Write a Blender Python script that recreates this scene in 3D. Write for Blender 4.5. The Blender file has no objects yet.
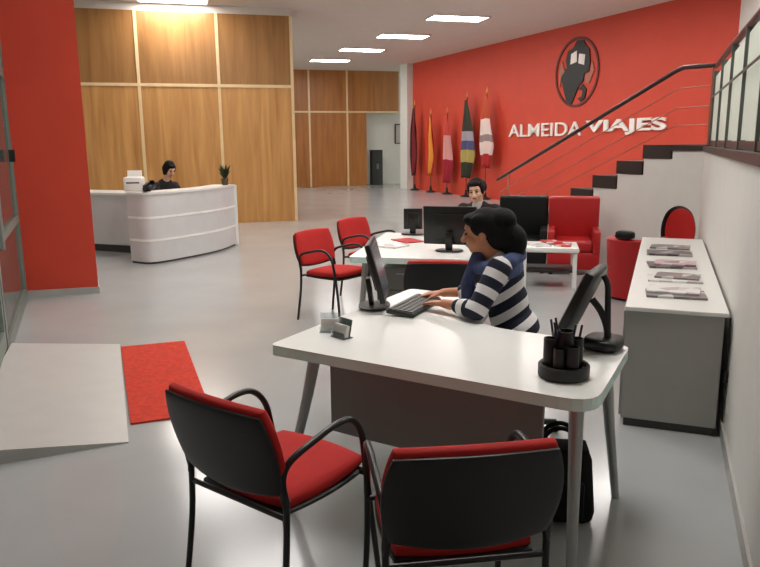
import bpy, bmesh, math, random
from mathutils import Vector, Matrix, Euler
random.seed(7)
PI = math.pi
scene = bpy.context.scene
COL = scene.collection
V3 = Vector

# ------------------------------------------------------------------ materials
def srgb(r, g, b):
    f = lambda c: (c/255/12.92) if c/255 <= .04045 else ((c/255+.055)/1.055)**2.4
    return (f(r), f(g), f(b), 1)

def new_mat(name):
    m = bpy.data.materials.new(name); m.use_nodes = True
    nt = m.node_tree
    return m, nt, nt.nodes['Principled BSDF']

def mat(name, col, rough=.5, metal=0., spec=.5, var=.06, scale=6., bump=0., bscale=60., coat=0.):
    m, nt, b = new_mat(name)
    c = srgb(*col)
    tc = nt.nodes.new('ShaderNodeTexCoord')
    n = nt.nodes.new('ShaderNodeTexNoise'); n.inputs['Scale'].default_value = scale; n.inputs['Detail'].default_value = 4
    nt.links.new(tc.outputs['Object'], n.inputs['Vector'])
    r = nt.nodes.new('ShaderNodeValToRGB')
    r.color_ramp.elements[0].position = .3; r.color_ramp.elements[1].position = .7
    r.color_ramp.elements[0].color = tuple(x*(1-var) for x in c[:3])+(1,)
    r.color_ramp.elements[1].color = tuple(min(1, x*(1+var)) for x in c[:3])+(1,)
    nt.links.new(n.outputs['Fac'], r.inputs['Fac']); nt.links.new(r.outputs['Color'], b.inputs['Base Color'])
    b.inputs['Roughness'].default_value = rough; b.inputs['Metallic'].default_value = metal
    b.inputs['Specular IOR Level'].default_value = spec
    b.inputs['Coat Weight'].default_value = coat
    if bump > 0:
        n2 = nt.nodes.new('ShaderNodeTexNoise'); n2.inputs['Scale'].default_value = bscale
        nt.links.new(tc.outputs['Object'], n2.inputs['Vector'])
        bp = nt.nodes.new('ShaderNodeBump'); bp.inputs['Strength'].default_value = bump; bp.inputs['Distance'].default_value = .004
        nt.links.new(n2.outputs['Fac'], bp.inputs['Height']); nt.links.new(bp.outputs['Normal'], b.inputs['Normal'])
    return m

def wood_mat(name, c1, c2, rough=.4):
    m, nt, b = new_mat(name)
    tc = nt.nodes.new('ShaderNodeTexCoord')
    mp = nt.nodes.new('ShaderNodeMapping'); mp.inputs['Scale'].default_value = (5, 5, .35)
    nt.links.new(tc.outputs['Object'], mp.inputs['Vector'])
    n = nt.nodes.new('ShaderNodeTexNoise'); n.inputs['Scale'].default_value = 1.6; n.inputs['Detail'].default_value = 8; n.inputs['Distortion'].default_value = .6
    nt.links.new(mp.outputs['Vector'], n.inputs['Vector'])
    r = nt.nodes.new('ShaderNodeValToRGB')
    r.color_ramp.elements[0].position = .3; r.color_ramp.elements[1].position = .72
    r.color_ramp.elements[0].color = srgb(*c1); r.color_ramp.elements[1].color = srgb(*c2)
    nt.links.new(n.outputs['Fac'], r.inputs['Fac']); nt.links.new(r.outputs['Color'], b.inputs['Base Color'])
    b.inputs['Roughness'].default_value = rough
    return m

def emit_mat(name, col, strength):
    m, nt, b = new_mat(name)
    b.inputs['Base Color'].default_value = srgb(*col)
    b.inputs['Emission Color'].default_value = srgb(*col); b.inputs['Emission Strength'].default_value = strength
    return m

def glass_mat(name, col, alpha=.25, rough=.05):
    m, nt, b = new_mat(name)
    out = nt.nodes['Material Output']
    tr = nt.nodes.new('ShaderNodeBsdfTransparent'); tr.inputs['Color'].default_value = srgb(*col)
    gl = nt.nodes.new('ShaderNodeBsdfGlossy'); gl.inputs['Roughness'].default_value = rough
    b.inputs['Base Color'].default_value = srgb(*col); b.inputs['Roughness'].default_value = .3
    mx = nt.nodes.new('ShaderNodeMixShader'); mx.inputs[0].default_value = alpha
    nt.links.new(tr.outputs[0], mx.inputs[1]); nt.links.new(b.outputs[0], mx.inputs[2])
    fr = nt.nodes.new('ShaderNodeFresnel'); fr.inputs['IOR'].default_value = 1.45
    mx2 = nt.nodes.new('ShaderNodeMixShader')
    nt.links.new(fr.outputs[0], mx2.inputs[0]); nt.links.new(mx.outputs[0], mx2.inputs[1]); nt.links.new(gl.outputs[0], mx2.inputs[2])
    nt.links.new(mx2.outputs[0], out.inputs['Surface'])
    return m

def band_mat(name, axis, stops, rough=.8):
    """cloth with bands of colour across one generated axis"""
    m, nt, b = new_mat(name)
    tc = nt.nodes.new('ShaderNodeTexCoord'); sp = nt.nodes.new('ShaderNodeSeparateXYZ')
    nt.links.new(tc.outputs['UV'], sp.inputs[0])
    r = nt.nodes.new('ShaderNodeValToRGB'); r.color_ramp.interpolation = 'CONSTANT'
    e = r.color_ramp.elements
    e[0].position = 0; e[0].color = srgb(*stops[0][1]); e[1].position = stops[1][0]; e[1].color = srgb(*stops[1][1])
    for p, c in stops[2:]:
        x = e.new(p); x.color = srgb(*c)
    nt.links.new(sp.outputs[axis], r.inputs['Fac']); nt.links.new(r.outputs['Color'], b.inputs['Base Color'])
    b.inputs['Roughness'].default_value = rough
    return m

M = {}
M['floor'] = mat('floor_polished', (173, 175, 175), .17, spec=.5, var=.05, scale=1.3)
M['ceiling'] = mat('ceiling_paint', (214, 208, 200), .9, var=.02)
M['white_wall'] = mat('white_paint', (221, 219, 214), .8, var=.02, bump=.1, bscale=90)
M['red_wall'] = mat('red_paint', (204, 66, 44), .6, var=.04, scale=2)
M['red_column'] = mat('red_column_paint', (208, 66, 44), .6, var=.04, scale=2)
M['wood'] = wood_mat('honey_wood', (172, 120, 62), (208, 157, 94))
M['wood_upper'] = wood_mat('darker_honey_wood', (136, 94, 48), (166, 120, 68))  # darker upper panels; tone also painted down to offset the lamp's hot spot
M['wood_far'] = wood_mat('brown_wood', (146, 90, 38), (178, 116, 54))
M['strip'] = mat('pale_strip', (222, 196, 150), .4)
M['white'] = mat('white_laminate', (232, 232, 228), .3, var=.01)
M['desk_white'] = mat('desk_white', (236, 236, 232), .25, var=.01)
M['teal_edge'] = mat('pale_teal_edge', (226, 252, 244), .25, var=.03)
M['grey_panel'] = mat('grey_panel', (124, 122, 118), .5, var=.03)
M['cab_grey'] = mat('cabinet_grey', (166, 165, 160), .5, var=.03)
M['silver'] = mat('silver_metal', (168, 170, 168), .35, metal=.7)
M['black_metal'] = mat('black_metal', (22, 22, 22), .35)
M['black_plastic'] = mat('black_plastic', (15, 15, 15), .42, bump=.15, bscale=300)
M['black_fabric'] = mat('black_fabric', (20, 20, 20), .9, spec=.25, bump=.3, bscale=200)
M['red_fabric'] = mat('red_fabric', (186, 32, 28), .85, bump=.3, bscale=220)
M['red_leather'] = mat('red_leather', (170, 24, 26), .45, bump=.2, bscale=40)
M['black_leather'] = mat('black_leather', (15, 17, 15), .45, spec=.3, bump=.2, bscale=40)
M['mat_red'] = mat('doormat_red', (202, 58, 38), .95, var=.18, scale=30, bump=.6, bscale=200)
M['baseboard'] = mat('baseboard', (178, 176, 172), .5)
M['dark_step'] = mat('dark_step', (44, 34, 32), .45, var=.1)
M['dark_cap'] = mat('dark_cap', (62, 58, 56), .4)
M['rail_dark'] = mat('rail_dark', (52, 26, 24), .35)
M['rail_thin'] = mat('rail_thin', (196, 120, 100), .3, metal=.3)
M['post'] = mat('post_grey', (92, 98, 94), .4, metal=.3)
M['frame_green'] = mat('frame_grey_green', (122, 132, 124), .45, metal=.2)
M['counter_body'] = mat('counter_grey_white', (206, 206, 206), .35, var=.03)
M['counter_groove'] = mat('counter_bright_line', (240, 240, 238), .3)
M['kick'] = mat('kick_dark', (66, 64, 62), .6)
M['light'] = emit_mat('light_diffuser', (255, 250, 246), 14.)
M['light_frame'] = mat('light_frame', (205, 200, 195), .5)
M['glass'] = glass_mat('clear_glass', (222, 234, 228), .12)
M['glass_door'] = glass_mat('door_glass', (180, 200, 188), .3)
M['glass_window'] = glass_mat('window_glass', (225, 235, 228), .2)
def frosted(name, col, clear=.3):
    m, nt, b = new_mat(name); out = nt.nodes['Material Output']
    tr = nt.nodes.new('ShaderNodeBsdfTransparent'); tl = nt.nodes.new('ShaderNodeBsdfTranslucent'); tl.inputs['Color'].default_value = srgb(*col)
    b.inputs['Base Color'].default_value = srgb(*col); b.inputs['Roughness'].default_value = .6
    a1_ = nt.nodes.new('ShaderNodeMixShader'); a1_.inputs[0].default_value = .5
    nt.links.new(b.outputs[0], a1_.inputs[1]); nt.links.new(tl.outputs[0], a1_.inputs[2])
    a2_ = nt.nodes.new('ShaderNodeMixShader'); a2_.inputs[0].default_value = clear
    nt.links.new(a1_.outputs[0], a2_.inputs[1]); nt.links.new(tr.outputs[0], a2_.inputs[2]); nt.links.new(a2_.outputs[0], out.inputs['Surface'])
    return m
M['frosted'] = frosted('frosted_glass', (244, 248, 240), .18)
M['acrylic'] = glass_mat('acrylic', (240, 244, 244), .1)
M['skin'] = mat('skin_warm', (196, 132, 98), .55, var=.04)
M['skin_pale'] = mat('skin_pale', (214, 168, 140), .55, var=.04)
M['lips'] = mat('lips', (168, 84, 74), .5)
M['eye'] = mat('eye_dark', (34, 24, 20), .25)
M['hair'] = mat('black_hair', (12, 9, 9), .7, spec=.2, var=.3, scale=30, bump=.6, bscale=90)
M['hair_brown'] = mat('dark_brown_hair', (26, 14, 14), .7, spec=.2, var=.3, scale=30, bump=.6, bscale=90)
M['scarf'] = mat('blue_scarf', (72, 84, 124), .9, var=.2, scale=25, bump=.4, bscale=80)
M['trousers'] = mat('dark_trousers', (34, 36, 46), .9)
M['shoe'] = mat('black_shoe', (20, 20, 20), .4)
M['jacket'] = mat('black_jacket', (26, 24, 24), .85)
M['shirt_grey'] = mat('grey_shirt', (176, 168, 164), .85)
M['screen'] = mat('monitor_screen', (112, 114, 122), .2)
M['key'] = mat('key_grey', (112, 112, 110), .5)
M['key_base'] = mat('keyboard_base', (52, 52, 52), .5)
M['paper'] = mat('paper_white', (232, 230, 226), .7)
M['paper_red'] = mat('paper_red', (186, 60, 62), .6, var=.35, scale=14)
M['gold'] = mat('finial_gold', (206, 148, 70), .4, metal=.6)
M['pole'] = mat('pole_dark', (96, 60, 40), .5)
M['leaf'] = mat('leaf', (48, 62, 34), .6, var=.3, scale=20)
M['pot'] = mat('pot', (74, 60, 40), .6)
M['far_black'] = mat('far_black', (26, 22, 22), .4)
M['emblem_black'] = mat('emblem_black', (16, 9, 9), .5)
M['emblem_red'] = mat('emblem_dark_red', (96, 22, 16), .5)
M['emblem_white'] = mat('emblem_white', (240, 234, 228), .5)
M['emblem_tan'] = mat('emblem_tan', (176, 104, 84), .5)
M['pen_blue'] = mat('pen_blue', (30, 36, 70), .4)
M['pen_black'] = mat('pen_black', (18, 18, 18), .4)

def mag_mat(name, a, b_, c):
    m, nt, b = new_mat(name)
    tc = nt.nodes.new('ShaderNodeTexCoord')
    v = nt.nodes.new('ShaderNodeTexVoronoi'); v.inputs['Scale'].default_value = 9
    nt.links.new(tc.outputs['Object'], v.inputs['Vector'])
    sp = nt.nodes.new('ShaderNodeSeparateColor'); nt.links.new(v.outputs['Color'], sp.inputs[0])
    r = nt.nodes.new('ShaderNodeValToRGB'); r.color_ramp.interpolation = 'CONSTANT'
    e = r.color_ramp.elements
    e[0].color = srgb(*a); e[1].position = .4; e[1].color = srgb(*b_)
    x = e.new(.7); x.color = srgb(*c)
    nt.links.new(sp.outputs[0], r.inputs['Fac']); nt.links.new(r.outputs['Color'], b.inputs['Base Color'])
    b.inputs['Roughness'].default_value = .3
    return m
M['mag_grey'] = mag_mat('cover_grey', (112, 108, 108), (206, 202, 202), (140, 120, 122))
M['mag_pink'] = mag_mat('cover_pink', (204, 170, 176), (222, 214, 214), (126, 112, 120))
M['mag_dark'] = mag_mat('cover_dark', (74, 68, 70), (118, 110, 110), (176, 166, 166))
M['mag_red'] = mag_mat('cover_red', (190, 40, 44), (228, 214, 212), (206, 90, 90))
M['mag_white'] = mag_mat('cover_white', (232, 230, 228), (208, 206, 204), (184, 176, 176))

# striped sweater: the knit carries the distance along each panel as an attribute
def sweater_mat():
    m, nt, b = new_mat('striped_knit')
    at = nt.nodes.new('ShaderNodeAttribute'); at.attribute_name = 'stripe'
    d = nt.nodes.new('ShaderNodeMath'); d.operation = 'DIVIDE'; d.inputs[1].default_value = .098
    f = nt.nodes.new('ShaderNodeMath'); f.operation = 'FRACT'
    g = nt.nodes.new('ShaderNodeMath'); g.operation = 'LESS_THAN'; g.inputs[1].default_value = .47
    mx = nt.nodes.new('ShaderNodeMix'); mx.data_type = 'RGBA'
    nt.links.new(at.outputs['Fac'], d.inputs[0]); nt.links.new(d.outputs[0], f.inputs[0]); nt.links.new(f.outputs[0], g.inputs[0])
    mx.inputs[6].default_value = srgb(24, 28, 48); mx.inputs[7].default_value = srgb(226, 222, 224)
    nt.links.new(g.outputs[0], mx.inputs[0]); nt.links.new(mx.outputs[2], b.inputs['Base Color'])
    b.inputs['Roughness'].default_value = .9
    return m
M['sweater'] = sweater_mat()

# ------------------------------------------------------------------ helpers
def mesh_of(name, bm, smooth=False, mats=None):
    bmesh.ops.recalc_face_normals(bm, faces=bm.faces[:])
    me = bpy.data.meshes.new(name); bm.to_mesh(me); bm.free()
    if smooth:
        for p in me.polygons: p.use_smooth = True
        try: me.set_sharp_from_angle(angle=math.radians(40))
        except Exception: pass
    return me

def obj(name, bm, m, parent=None, smooth=False, loc=None, rotz=0):
    me = mesh_of(name, bm, smooth)
    o = bpy.data.objects.new(name, me); COL.objects.link(o)
    for mm in (m if isinstance(m, (list, tuple)) else [m]): me.materials.append(mm)
    if parent is not None: o.parent = parent
    if loc is not None: o.location = loc
    if rotz: o.rotation_euler = (0, 0, rotz)
    return o

def tag(o, label, cat, group=None):
    o['label'] = label; o['category'] = cat
    if group: o['group'] = group
    return o

def thing(name, label, cat, loc=(0, 0, 0), rotz=0, group=None):
    o = bpy.data.objects.new(name, None); COL.objects.link(o)
    o.location = loc; o.rotation_euler = (0, 0, rotz); o.empty_display_size = .1
    return tag(o, label, cat, group)

def struct(name, bm, m, parent=None, smooth=False):
    o = obj(name, bm, m, parent, smooth)
    if parent is None: o['kind'] = 'structure'
    return o

def dup(root, loc, rotz, label, group=None):
    r = root.copy(); COL.objects.link(r); r.location = loc; r.rotation_euler = (0, 0, rotz)
    r['label'] = label
    if group: r['group'] = group
    for ch in list(root.children):
        c = ch.copy(); COL.objects.link(c); c.parent = r
        for g in list(ch.children):
            d = g.copy(); COL.objects.link(d); d.parent = c
    return r

def facing(fx, fy):            # z turn that brings local +y onto (fx, fy)
    return math.atan2(-fx, fy)

def box(bm, c, s, rot=None, bev=0, seg=2):
    r = bmesh.ops.create_cube(bm, size=1)
    vs = r['verts']
    if bev:
        for v in vs: v.co = V3((v.co.x*s[0], v.co.y*s[1], v.co.z*s[2]))
        es = list({e for v in vs for e in v.link_edges})
        rr = bmesh.ops.bevel(bm, geom=es, offset=bev, segments=seg, affect='EDGES', profile=.5)
        vs = list({v for f in rr['faces'] for v in f.verts} | {v for v in vs if v.is_valid})
        vs = [v for v in vs if v.is_valid]
    else:
        for v in vs: v.co = V3((v.co.x*s[0], v.co.y*s[1], v.co.z*s[2]))
    m = Matrix.Translation(c) @ (rot.to_4x4() if rot is not None else Matrix.Identity(4))
    for v in vs: v.co = m @ v.co
    return vs

def BM(): return bmesh.new()

def box_bm(c, s, rot=None, bev=0, seg=2):
    bm = BM(); box(bm, V3(c), s, rot, bev, seg); return bm

def prism(bm, pts, z0, z1):
    """pts: list of (x, y) outline, extruded from z0 to z1"""
    a = [bm.verts.new((x, y, z0)) for x, y in pts]; b = [bm.verts.new((x, y, z1)) for x, y in pts]
    n = len(pts)
    bm.faces.new(a[::-1]); bm.faces.new(b)
    for i in range(n): bm.faces.new((a[i], a[(i+1) % n], b[(i+1) % n], b[i]))

def slab(bm, pts, off):
    """pts: 3D planar outline, extruded by the vector off"""
    off = V3(off)
    a = [bm.verts.new(p) for p in pts]; b = [bm.verts.new(V3(p)+off) for p in pts]
    n = len(pts)
    bm.faces.new(a[::-1]); bm.faces.new(b)
    for i in range(n): bm.faces.new((a[i], a[(i+1) % n], b[(i+1) % n], b[i]))

def tube(bm, pts, r, seg=10, sx=1.):
    pts = [V3(p) for p in pts]; n = len(pts)
    rs = r if isinstance(r, (list, tuple)) else [r]*n
    rings = []; prev = None
    for i, p in enumerate(pts):
        t = (pts[min(i+1, n-1)]-pts[max(i-1, 0)]).normalized()
        if prev is None:
            u = t.orthogonal().normalized()
        else:
            u = (prev - t*prev.dot(t)).normalized()
        prev = u; w = t.cross(u)
        rings.append([bm.verts.new(p+(u*math.cos(2*PI*k/seg)*sx+w*math.sin(2*PI*k/seg))*rs[i]) for k in range(seg)])
    for a, b in zip(rings, rings[1:]):
        for k in range(seg): bm.faces.new((a[k], a[(k+1) % seg], b[(k+1) % seg], b[k]))
    bm.faces.new(rings[0][::-1]); bm.faces.new(rings[-1])

def tube_bm(pts, r, seg=10):
    bm = BM(); tube(bm, pts, r, seg); return bm

def curve_pts(ctrl, n=6):
    """Catmull-Rom through control points"""
    P = [V3(p) for p in ctrl]; P = [2*P[0]-P[1]]+P+[2*P[-1]-P[-2]]
    out = []
    for i in range(1, len(P)-2):
        for k in range(n):
            t = k/n; a, b, c, d = P[i-1:i+3]
            out.append(.5*((2*b)+(c-a)*t+(2*a-5*b+4*c-d)*t*t+(3*b-3*c+d-a)*t**3))
    out.append(P[-2]); return out

def lathe(bm, prof, seg=24, c=(0, 0, 0)):
    rings = []
    for r, z in prof:
        rings.append([bm.verts.new((c[0]+max(r, 1e-4)*math.cos(2*PI*k/seg), c[1]+max(r, 1e-4)*math.sin(2*PI*k/seg), c[2]+z)) for k in range(seg)])
    for a, b in zip(rings, rings[1:]):
        for k in range(seg): bm.faces.new((a[k], a[(k+1) % seg], b[(k+1) % seg], b[k]))
    bm.faces.new(rings[0][::-1]); bm.faces.new(rings[-1])

def pad(bm, w, h, t, M4, k=.55, curv=0., crown=.5, n=14, edge=.35):
    """rounded cushion: w by h by t in local x, y; z is the crowned side; curv bends it across x"""
    def grid(sgn):
        rows = []
        for j in range(n+1):
            row = []
            for i in range(n+1):
                a = -1+2*i/n; b = -1+2*j/n
                a = math.sin(a*PI/2); b = math.sin(b*PI/2)
                x = a*math.sqrt(1-k*b*b/2); y = b*math.sqrt(1-k*a*a/2)
                e = max(abs(a), abs(b))
                prof = edge+(1-edge)*max(0, 1-e**6)**.5
                z = sgn*t/2*prof
                if sgn > 0: z += crown*t*.4*max(0, (1-a*a)*(1-b*b))**.5
                row.append((x*w/2, y*h/2, z+curv*(a*a-.4)))
            rows.append(row)
        return rows
    g1, g0 = grid(1), grid(-1)
    v1 = [[bm.verts.new(M4 @ V3(p)) for p in r] for r in g1]
    v0 = [[bm.verts.new(M4 @ V3(p)) for p in r] for r in g0]
    for j in range(n):
        for i in range(n):
            bm.faces.new((v1[j][i], v1[j][i+1], v1[j+1][i+1], v1[j+1][i]))
            bm.faces.new((v0[j][i], v0[j+1][i], v0[j+1][i+1], v0[j][i+1]))
    ring1 = v1[0][:]+[v1[j][n] for j in range(1, n+1)]+[v1[n][i] for i in range(n-1, -1, -1)]+[v1[j][0] for j in range(n-1, 0, -1)]
    ring0 = v0[0][:]+[v0[j][n] for j in range(1, n+1)]+[v0[n][i] for i in range(n-1, -1, -1)]+[v0[j][0] for j in range(n-1, 0, -1)]
    L = len(ring1)
    for i in range(L): bm.faces.new((ring0[i], ring0[(i+1) % L], ring1[(i+1) % L], ring1[i]))

def T(*p): return Matrix.Translation(p)
def R(ax, deg): return Matrix.Rotation(math.radians(deg), 4, ax)

# ------------------------------------------------------------------ directions of the building
RW = V3((-.39, .92, 0)).normalized()      # along the red lettered wall, away from the door end
WW = V3((.963, .268, 0)).normalized()     # along the wood walls
SW = V3((.369, .929, 0)).normalized()     # along the white half wall
SN = V3((SW.y, -SW.x, 0))                 # its outward normal (towards the upper floor)
RN = V3((.92, .39, 0)).normalized()       # red wall outward normal
CZ = 4.43                                 # ceiling height
CORNER = V3((3.631, 8.05, 0))            # where the half wall meets the stair

# ------------------------------------------------------------------ setting
bm = BM(); prism(bm, [(-12, -4), (9, -4), (14, 34), (-12, 34)], -.2, 0); struct('floor', bm, M['floor'])
bm = BM(); prism(bm, [(-12, -4), (9, -4), (14, 34), (-12, 34)], CZ, CZ+.2); struct('ceiling', bm, M['ceiling'])

r0 = V3((1.24, 26.25, 0)); r1 = r0-RW*13.72
bm = BM(); slab(bm, [r0, r1, r1+V3((0, 0, CZ)), r0+V3((0, 0, CZ))], RN*.2); struct('wall_right_far', bm, M['red_wall'])
# white pier closing the end of the red wall
pe = r0+RN*.2
bm = BM(); slab(bm, [r0-WW*.22, r0-WW*.0+RN*.2, r0+RN*.2+V3((0, 0, CZ)), r0-WW*.22+V3((0, 0, CZ))], RW*.6); struct('trim_1', bm, M['white_wall'])

# far white wall with wood cladding
f0 = V3((-3.1, 28.0, 0)); fn = V3((-.268, .963, 0))
def farp(s, z, o=0): return f0+WW*s+V3((0, 0, z))-fn*o
bm = BM(); slab(bm, [farp(-6, 0, -.95), farp(9, 0, -.95), farp(9, CZ, -.95), farp(-6, CZ, -.95)], fn*.2); struct('wall_back_far', bm, M['white_wall'])
wf = BM()
slab(wf, [farp(-4, 2.87), farp(4.05, 2.87), farp(4.05, CZ), farp(-4, CZ)], fn*.9)
slab(wf, [farp(-4, 0), farp(2.72, 0), farp(2.72, 2.87), farp(-4, 2.87)], fn*.9)
struct('wall_back_wood', wf, M['wood_far'])
ws = BM()
for s in (.45, 1.95):
    slab(ws, [farp(s-.035, 0, .015), farp(s+.035, 0, .015), farp(s+.035, CZ, .015), farp(s-.035, CZ, .015)], fn*.02)
slab(ws, [farp(-4, 2.84, .016), farp(4.05, 2.84, .016), farp(4.05, 2.9, .016), farp(-4, 2.9, .016)], fn*.02)
struct('trim_2', ws, M['strip'])

# honey wood block behind the reception
w0 = V3((-1.795, 15.6, 0))
def wp(s, z, o=0): return w0-WW*s+V3((0, 0, z))-fn*o
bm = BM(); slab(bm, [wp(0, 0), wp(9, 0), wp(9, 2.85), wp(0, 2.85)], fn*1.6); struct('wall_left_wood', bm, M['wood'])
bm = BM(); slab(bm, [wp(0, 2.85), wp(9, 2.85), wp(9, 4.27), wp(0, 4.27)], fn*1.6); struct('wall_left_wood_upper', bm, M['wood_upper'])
bm = BM(); slab(bm, [wp(.02, 4.27, -.03), wp(9, 4.27, -.03), wp(9, CZ, -.03), wp(.02, CZ, -.03)], fn*1.4); struct('trim_3', bm, M['ceiling'])
ws = BM()
for s, wd in ((0.03, .03), (1.55, .03), (3.12, .03), (4.7, .03)):
    slab(ws, [wp(s-wd, 0, .012), wp(s+wd, 0, .012), wp(s+wd, 4.27, .012), wp(s-wd, 4.27, .012)], fn*.03)
slab(ws, [wp(0, 2.82, .014), wp(9, 2.82, .014), wp(9, 2.88, .014), wp(0, 2.88, .014)], fn*.03)
struct('trim_4', ws, M['strip'])

# red column beside the entrance
c0 = V3((-3.213, 7.946, 0)); c1 = V3((-3.93, 7.747, 0))
bm = BM(); slab(bm, [c0, c1, c1+V3((0, 0, CZ)), c0+V3((0, 0, CZ))], RW*.55); struct('wall_left_column', bm, M['red_column'])
e = (c0-c1).normalized()
bm = BM(); slab(bm, [c0-RW*.012+e*.012, c1-RW*.012, c1-RW*.012+V3((0, 0, .075)), c0-RW*.012+e*.012+V3((0, 0, .075))], RW*.58); struct('baseboard_column', bm, M['baseboard'])

# glazed entrance front running along the left, frame and panes
g0 = V3((-3.95, 7.72, 0))
def gp(s, z, o=0): return g0-RW*s+V3((0, 0, z))-RN*o
fr = BM()
def gbar(b, s0, s1, z0, z1, th=.06):
    slab(b, [gp(s0, z0, th/2), gp(s1, z0, th/2), gp(s1, z1, th/2), gp(s0, z1, th/2)], RN*th)
for s in (0, 2.45, 4.68): gbar(fr, s, s+.09, 0, CZ)
for z in (2.35, CZ-.09): gbar(fr, 0, 4.77, z, z+.09)
for s0, s1 in ((0.09, 2.45),): gbar(fr, s0, s1, 0, .12); gbar(fr, s0, s1, .86, .93)
win = struct('window_1', fr, M['frame_green'])
gl = BM()
for s0, s1 in ((.09, 2.45),):
    gbar(gl, s0, s1, .12, .86, .012); gbar(gl, s0, s1, .93, 2.35, .012)
for s0, s1 in ((.09, 2.45), (2.54, 4.68)): gbar(gl, s0, s1, 2.44, CZ-.09, .012)
obj('window_pane', gl, M['glass_door'], win)
dr = BM()
gbar(dr, 2.56, 2.64, .11, 2.33, .05); gbar(dr, 4.58, 4.66, .11, 2.33, .05); gbar(dr, 2.64, 4.58, .11, .25, .05); gbar(dr, 2.64, 4.58, 2.24, 2.33, .05)
door = struct('door_1', dr, M['frame_green'])
gl = BM(); gbar(gl, 2.64, 4.58, .25, 2.24, .012); obj('door_pane', gl, M['glass_door'], door)
obj('door_handle', tube_bm([gp(2.75, .9, -.09), gp(2.75, 1.5, -.09)], .018), M['silver'], door, True)
# small dark latch block on the frame by the column
obj('window_latch', (lambda b: (slab(b, [gp(.35, 1.5, -.03), gp(.5, 1.5, -.03), gp(.5, 1.62, -.03), gp(.35, 1.62, -.03)], RN*.05), b)[1])(BM()), M['black_plastic'], win)

# entrance ramp: high at the doors, running down to the floor
bm = BM()
A_, B_, C_, D_ = V3((-2.96, 5.50, 0)), V3((-2.20, 5.79, 0)), V3((-1.43, 3.77, 0)), V3((-2.21, 3.42, 0))
zt = V3((0, 0, .105)); lo = V3((0, 0, .006))
v = [bm.verts.new(p) for p in (A_, B_, C_, D_, A_+zt, B_+lo, C_+lo, D_+zt)]
for q in ((0, 3, 2, 1), (4, 5, 6, 7), (0, 1, 5, 4), (1, 2, 6, 5), (2, 3, 7, 6), (3, 0, 4, 7)): bm.faces.new([v[i] for i in q])
tag(obj('entrance_ramp', bm, mat('ramp_paint', (188, 186, 182), .4, var=.03)), 'low pale grey wedge ramp on the floor inside the entrance', 'ramp')

# right half wall, its cap, baseboard
s_end = 11.5
q0 = CORNER; q1 = CORNER-SW*s_end
bm = BM(); slab(bm, [q0, q1, q1+V3((0, 0, 1.535)), q0+V3((0, 0, 1.535))], SN*.12); struct('wall_right', bm, M['white_wall'])
bm = BM(); slab(bm, [q0-SN*.02+V3((0, 0, 1.535)), q1-SN*.02+V3((0, 0, 1.535)), q1-SN*.02+V3((0, 0, 1.59)), q0-SN*.02+V3((0, 0, 1.59))], SN*.16); struct('trim_5', bm, M['dark_cap'])
bm = BM(); slab(bm, [q0, q1, q1+V3((0, 0, .085)), q0+V3((0, 0, .085))], -SN*.014); struct('baseboard_right', bm, M['baseboard'])
# upper floor behind the half wall: deck and the window wall
P_ = [CORNER+SN*.12, CORNER+RW*.478, CORNER+RW*.478+RN*1.25, V3((6.4, 13.7, 0)), V3((2.9, 1.0, 0)), V3((1.6, -3.0, 0)), q1+SN*.12]
bm = BM(); prism(bm, [(p.x, p.y) for p in P_], 1.4, 1.58); struct('floor_upper', bm, M['dark_cap'])
u0 = V3((6.60, 13.62, 0)); u1 = V3((2.0, -3.2, 0)); ud = (u1-u0).normalized(); un = V3((-ud.y, ud.x, 0))
if un.x < 0: un = -un
def up(s, z, o=0): return u0+ud*s+V3((0, 0, z))+un*o
UL = (u1-u0).length
uw = BM()
slab(uw, [up(0, 0), up(UL, 0), up(UL, 1.9), up(0, 1.9)], un*.2)
slab(uw, [up(0, 3.35), up(UL, 3.35), up(UL, CZ), up(0, CZ)], un*.2)
wins = [(1.2, 3.4), (4.1, 6.3), (7.0, 9.2), (9.9, 12.1)]
edges = [0]+[x for w in wins for x in w]+[UL]
for i in range(0, len(edges), 2): slab(uw, [up(edges[i], 1.9), up(edges[i+1], 1.9), up(edges[i+1], 3.35), up(edges[i], 3.35)], un*.2)
struct('wall_right_upper', uw, M['white_wall'])
for i, (a, b) in enumerate(wins):
    f = BM()
    for s0, s1, z0, z1 in ((a, b, 1.9, 1.97), (a, b, 3.28, 3.35), (a, a+.07, 1.9, 3.35), (b-.07, b, 1.9, 3.35), ((a+b)/2-.03, (a+b)/2+.03, 1.9, 3.35)):
        slab(f, [up(s0, z0, .04), up(s1, z0, .04), up(s1, z1, .04), up(s0, z1, .04)], un*.08)
    wf_ = struct('window_%d' % (i+2), f, M['frame_green'])
    g = BM(); slab(g, [up(a, 1.9, .08), up(b, 1.9, .08), up(b, 3.35, .08), up(a, 3.35, .08)], un*.01); obj('window_pane', g, M['glass_window'], wf_)
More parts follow.
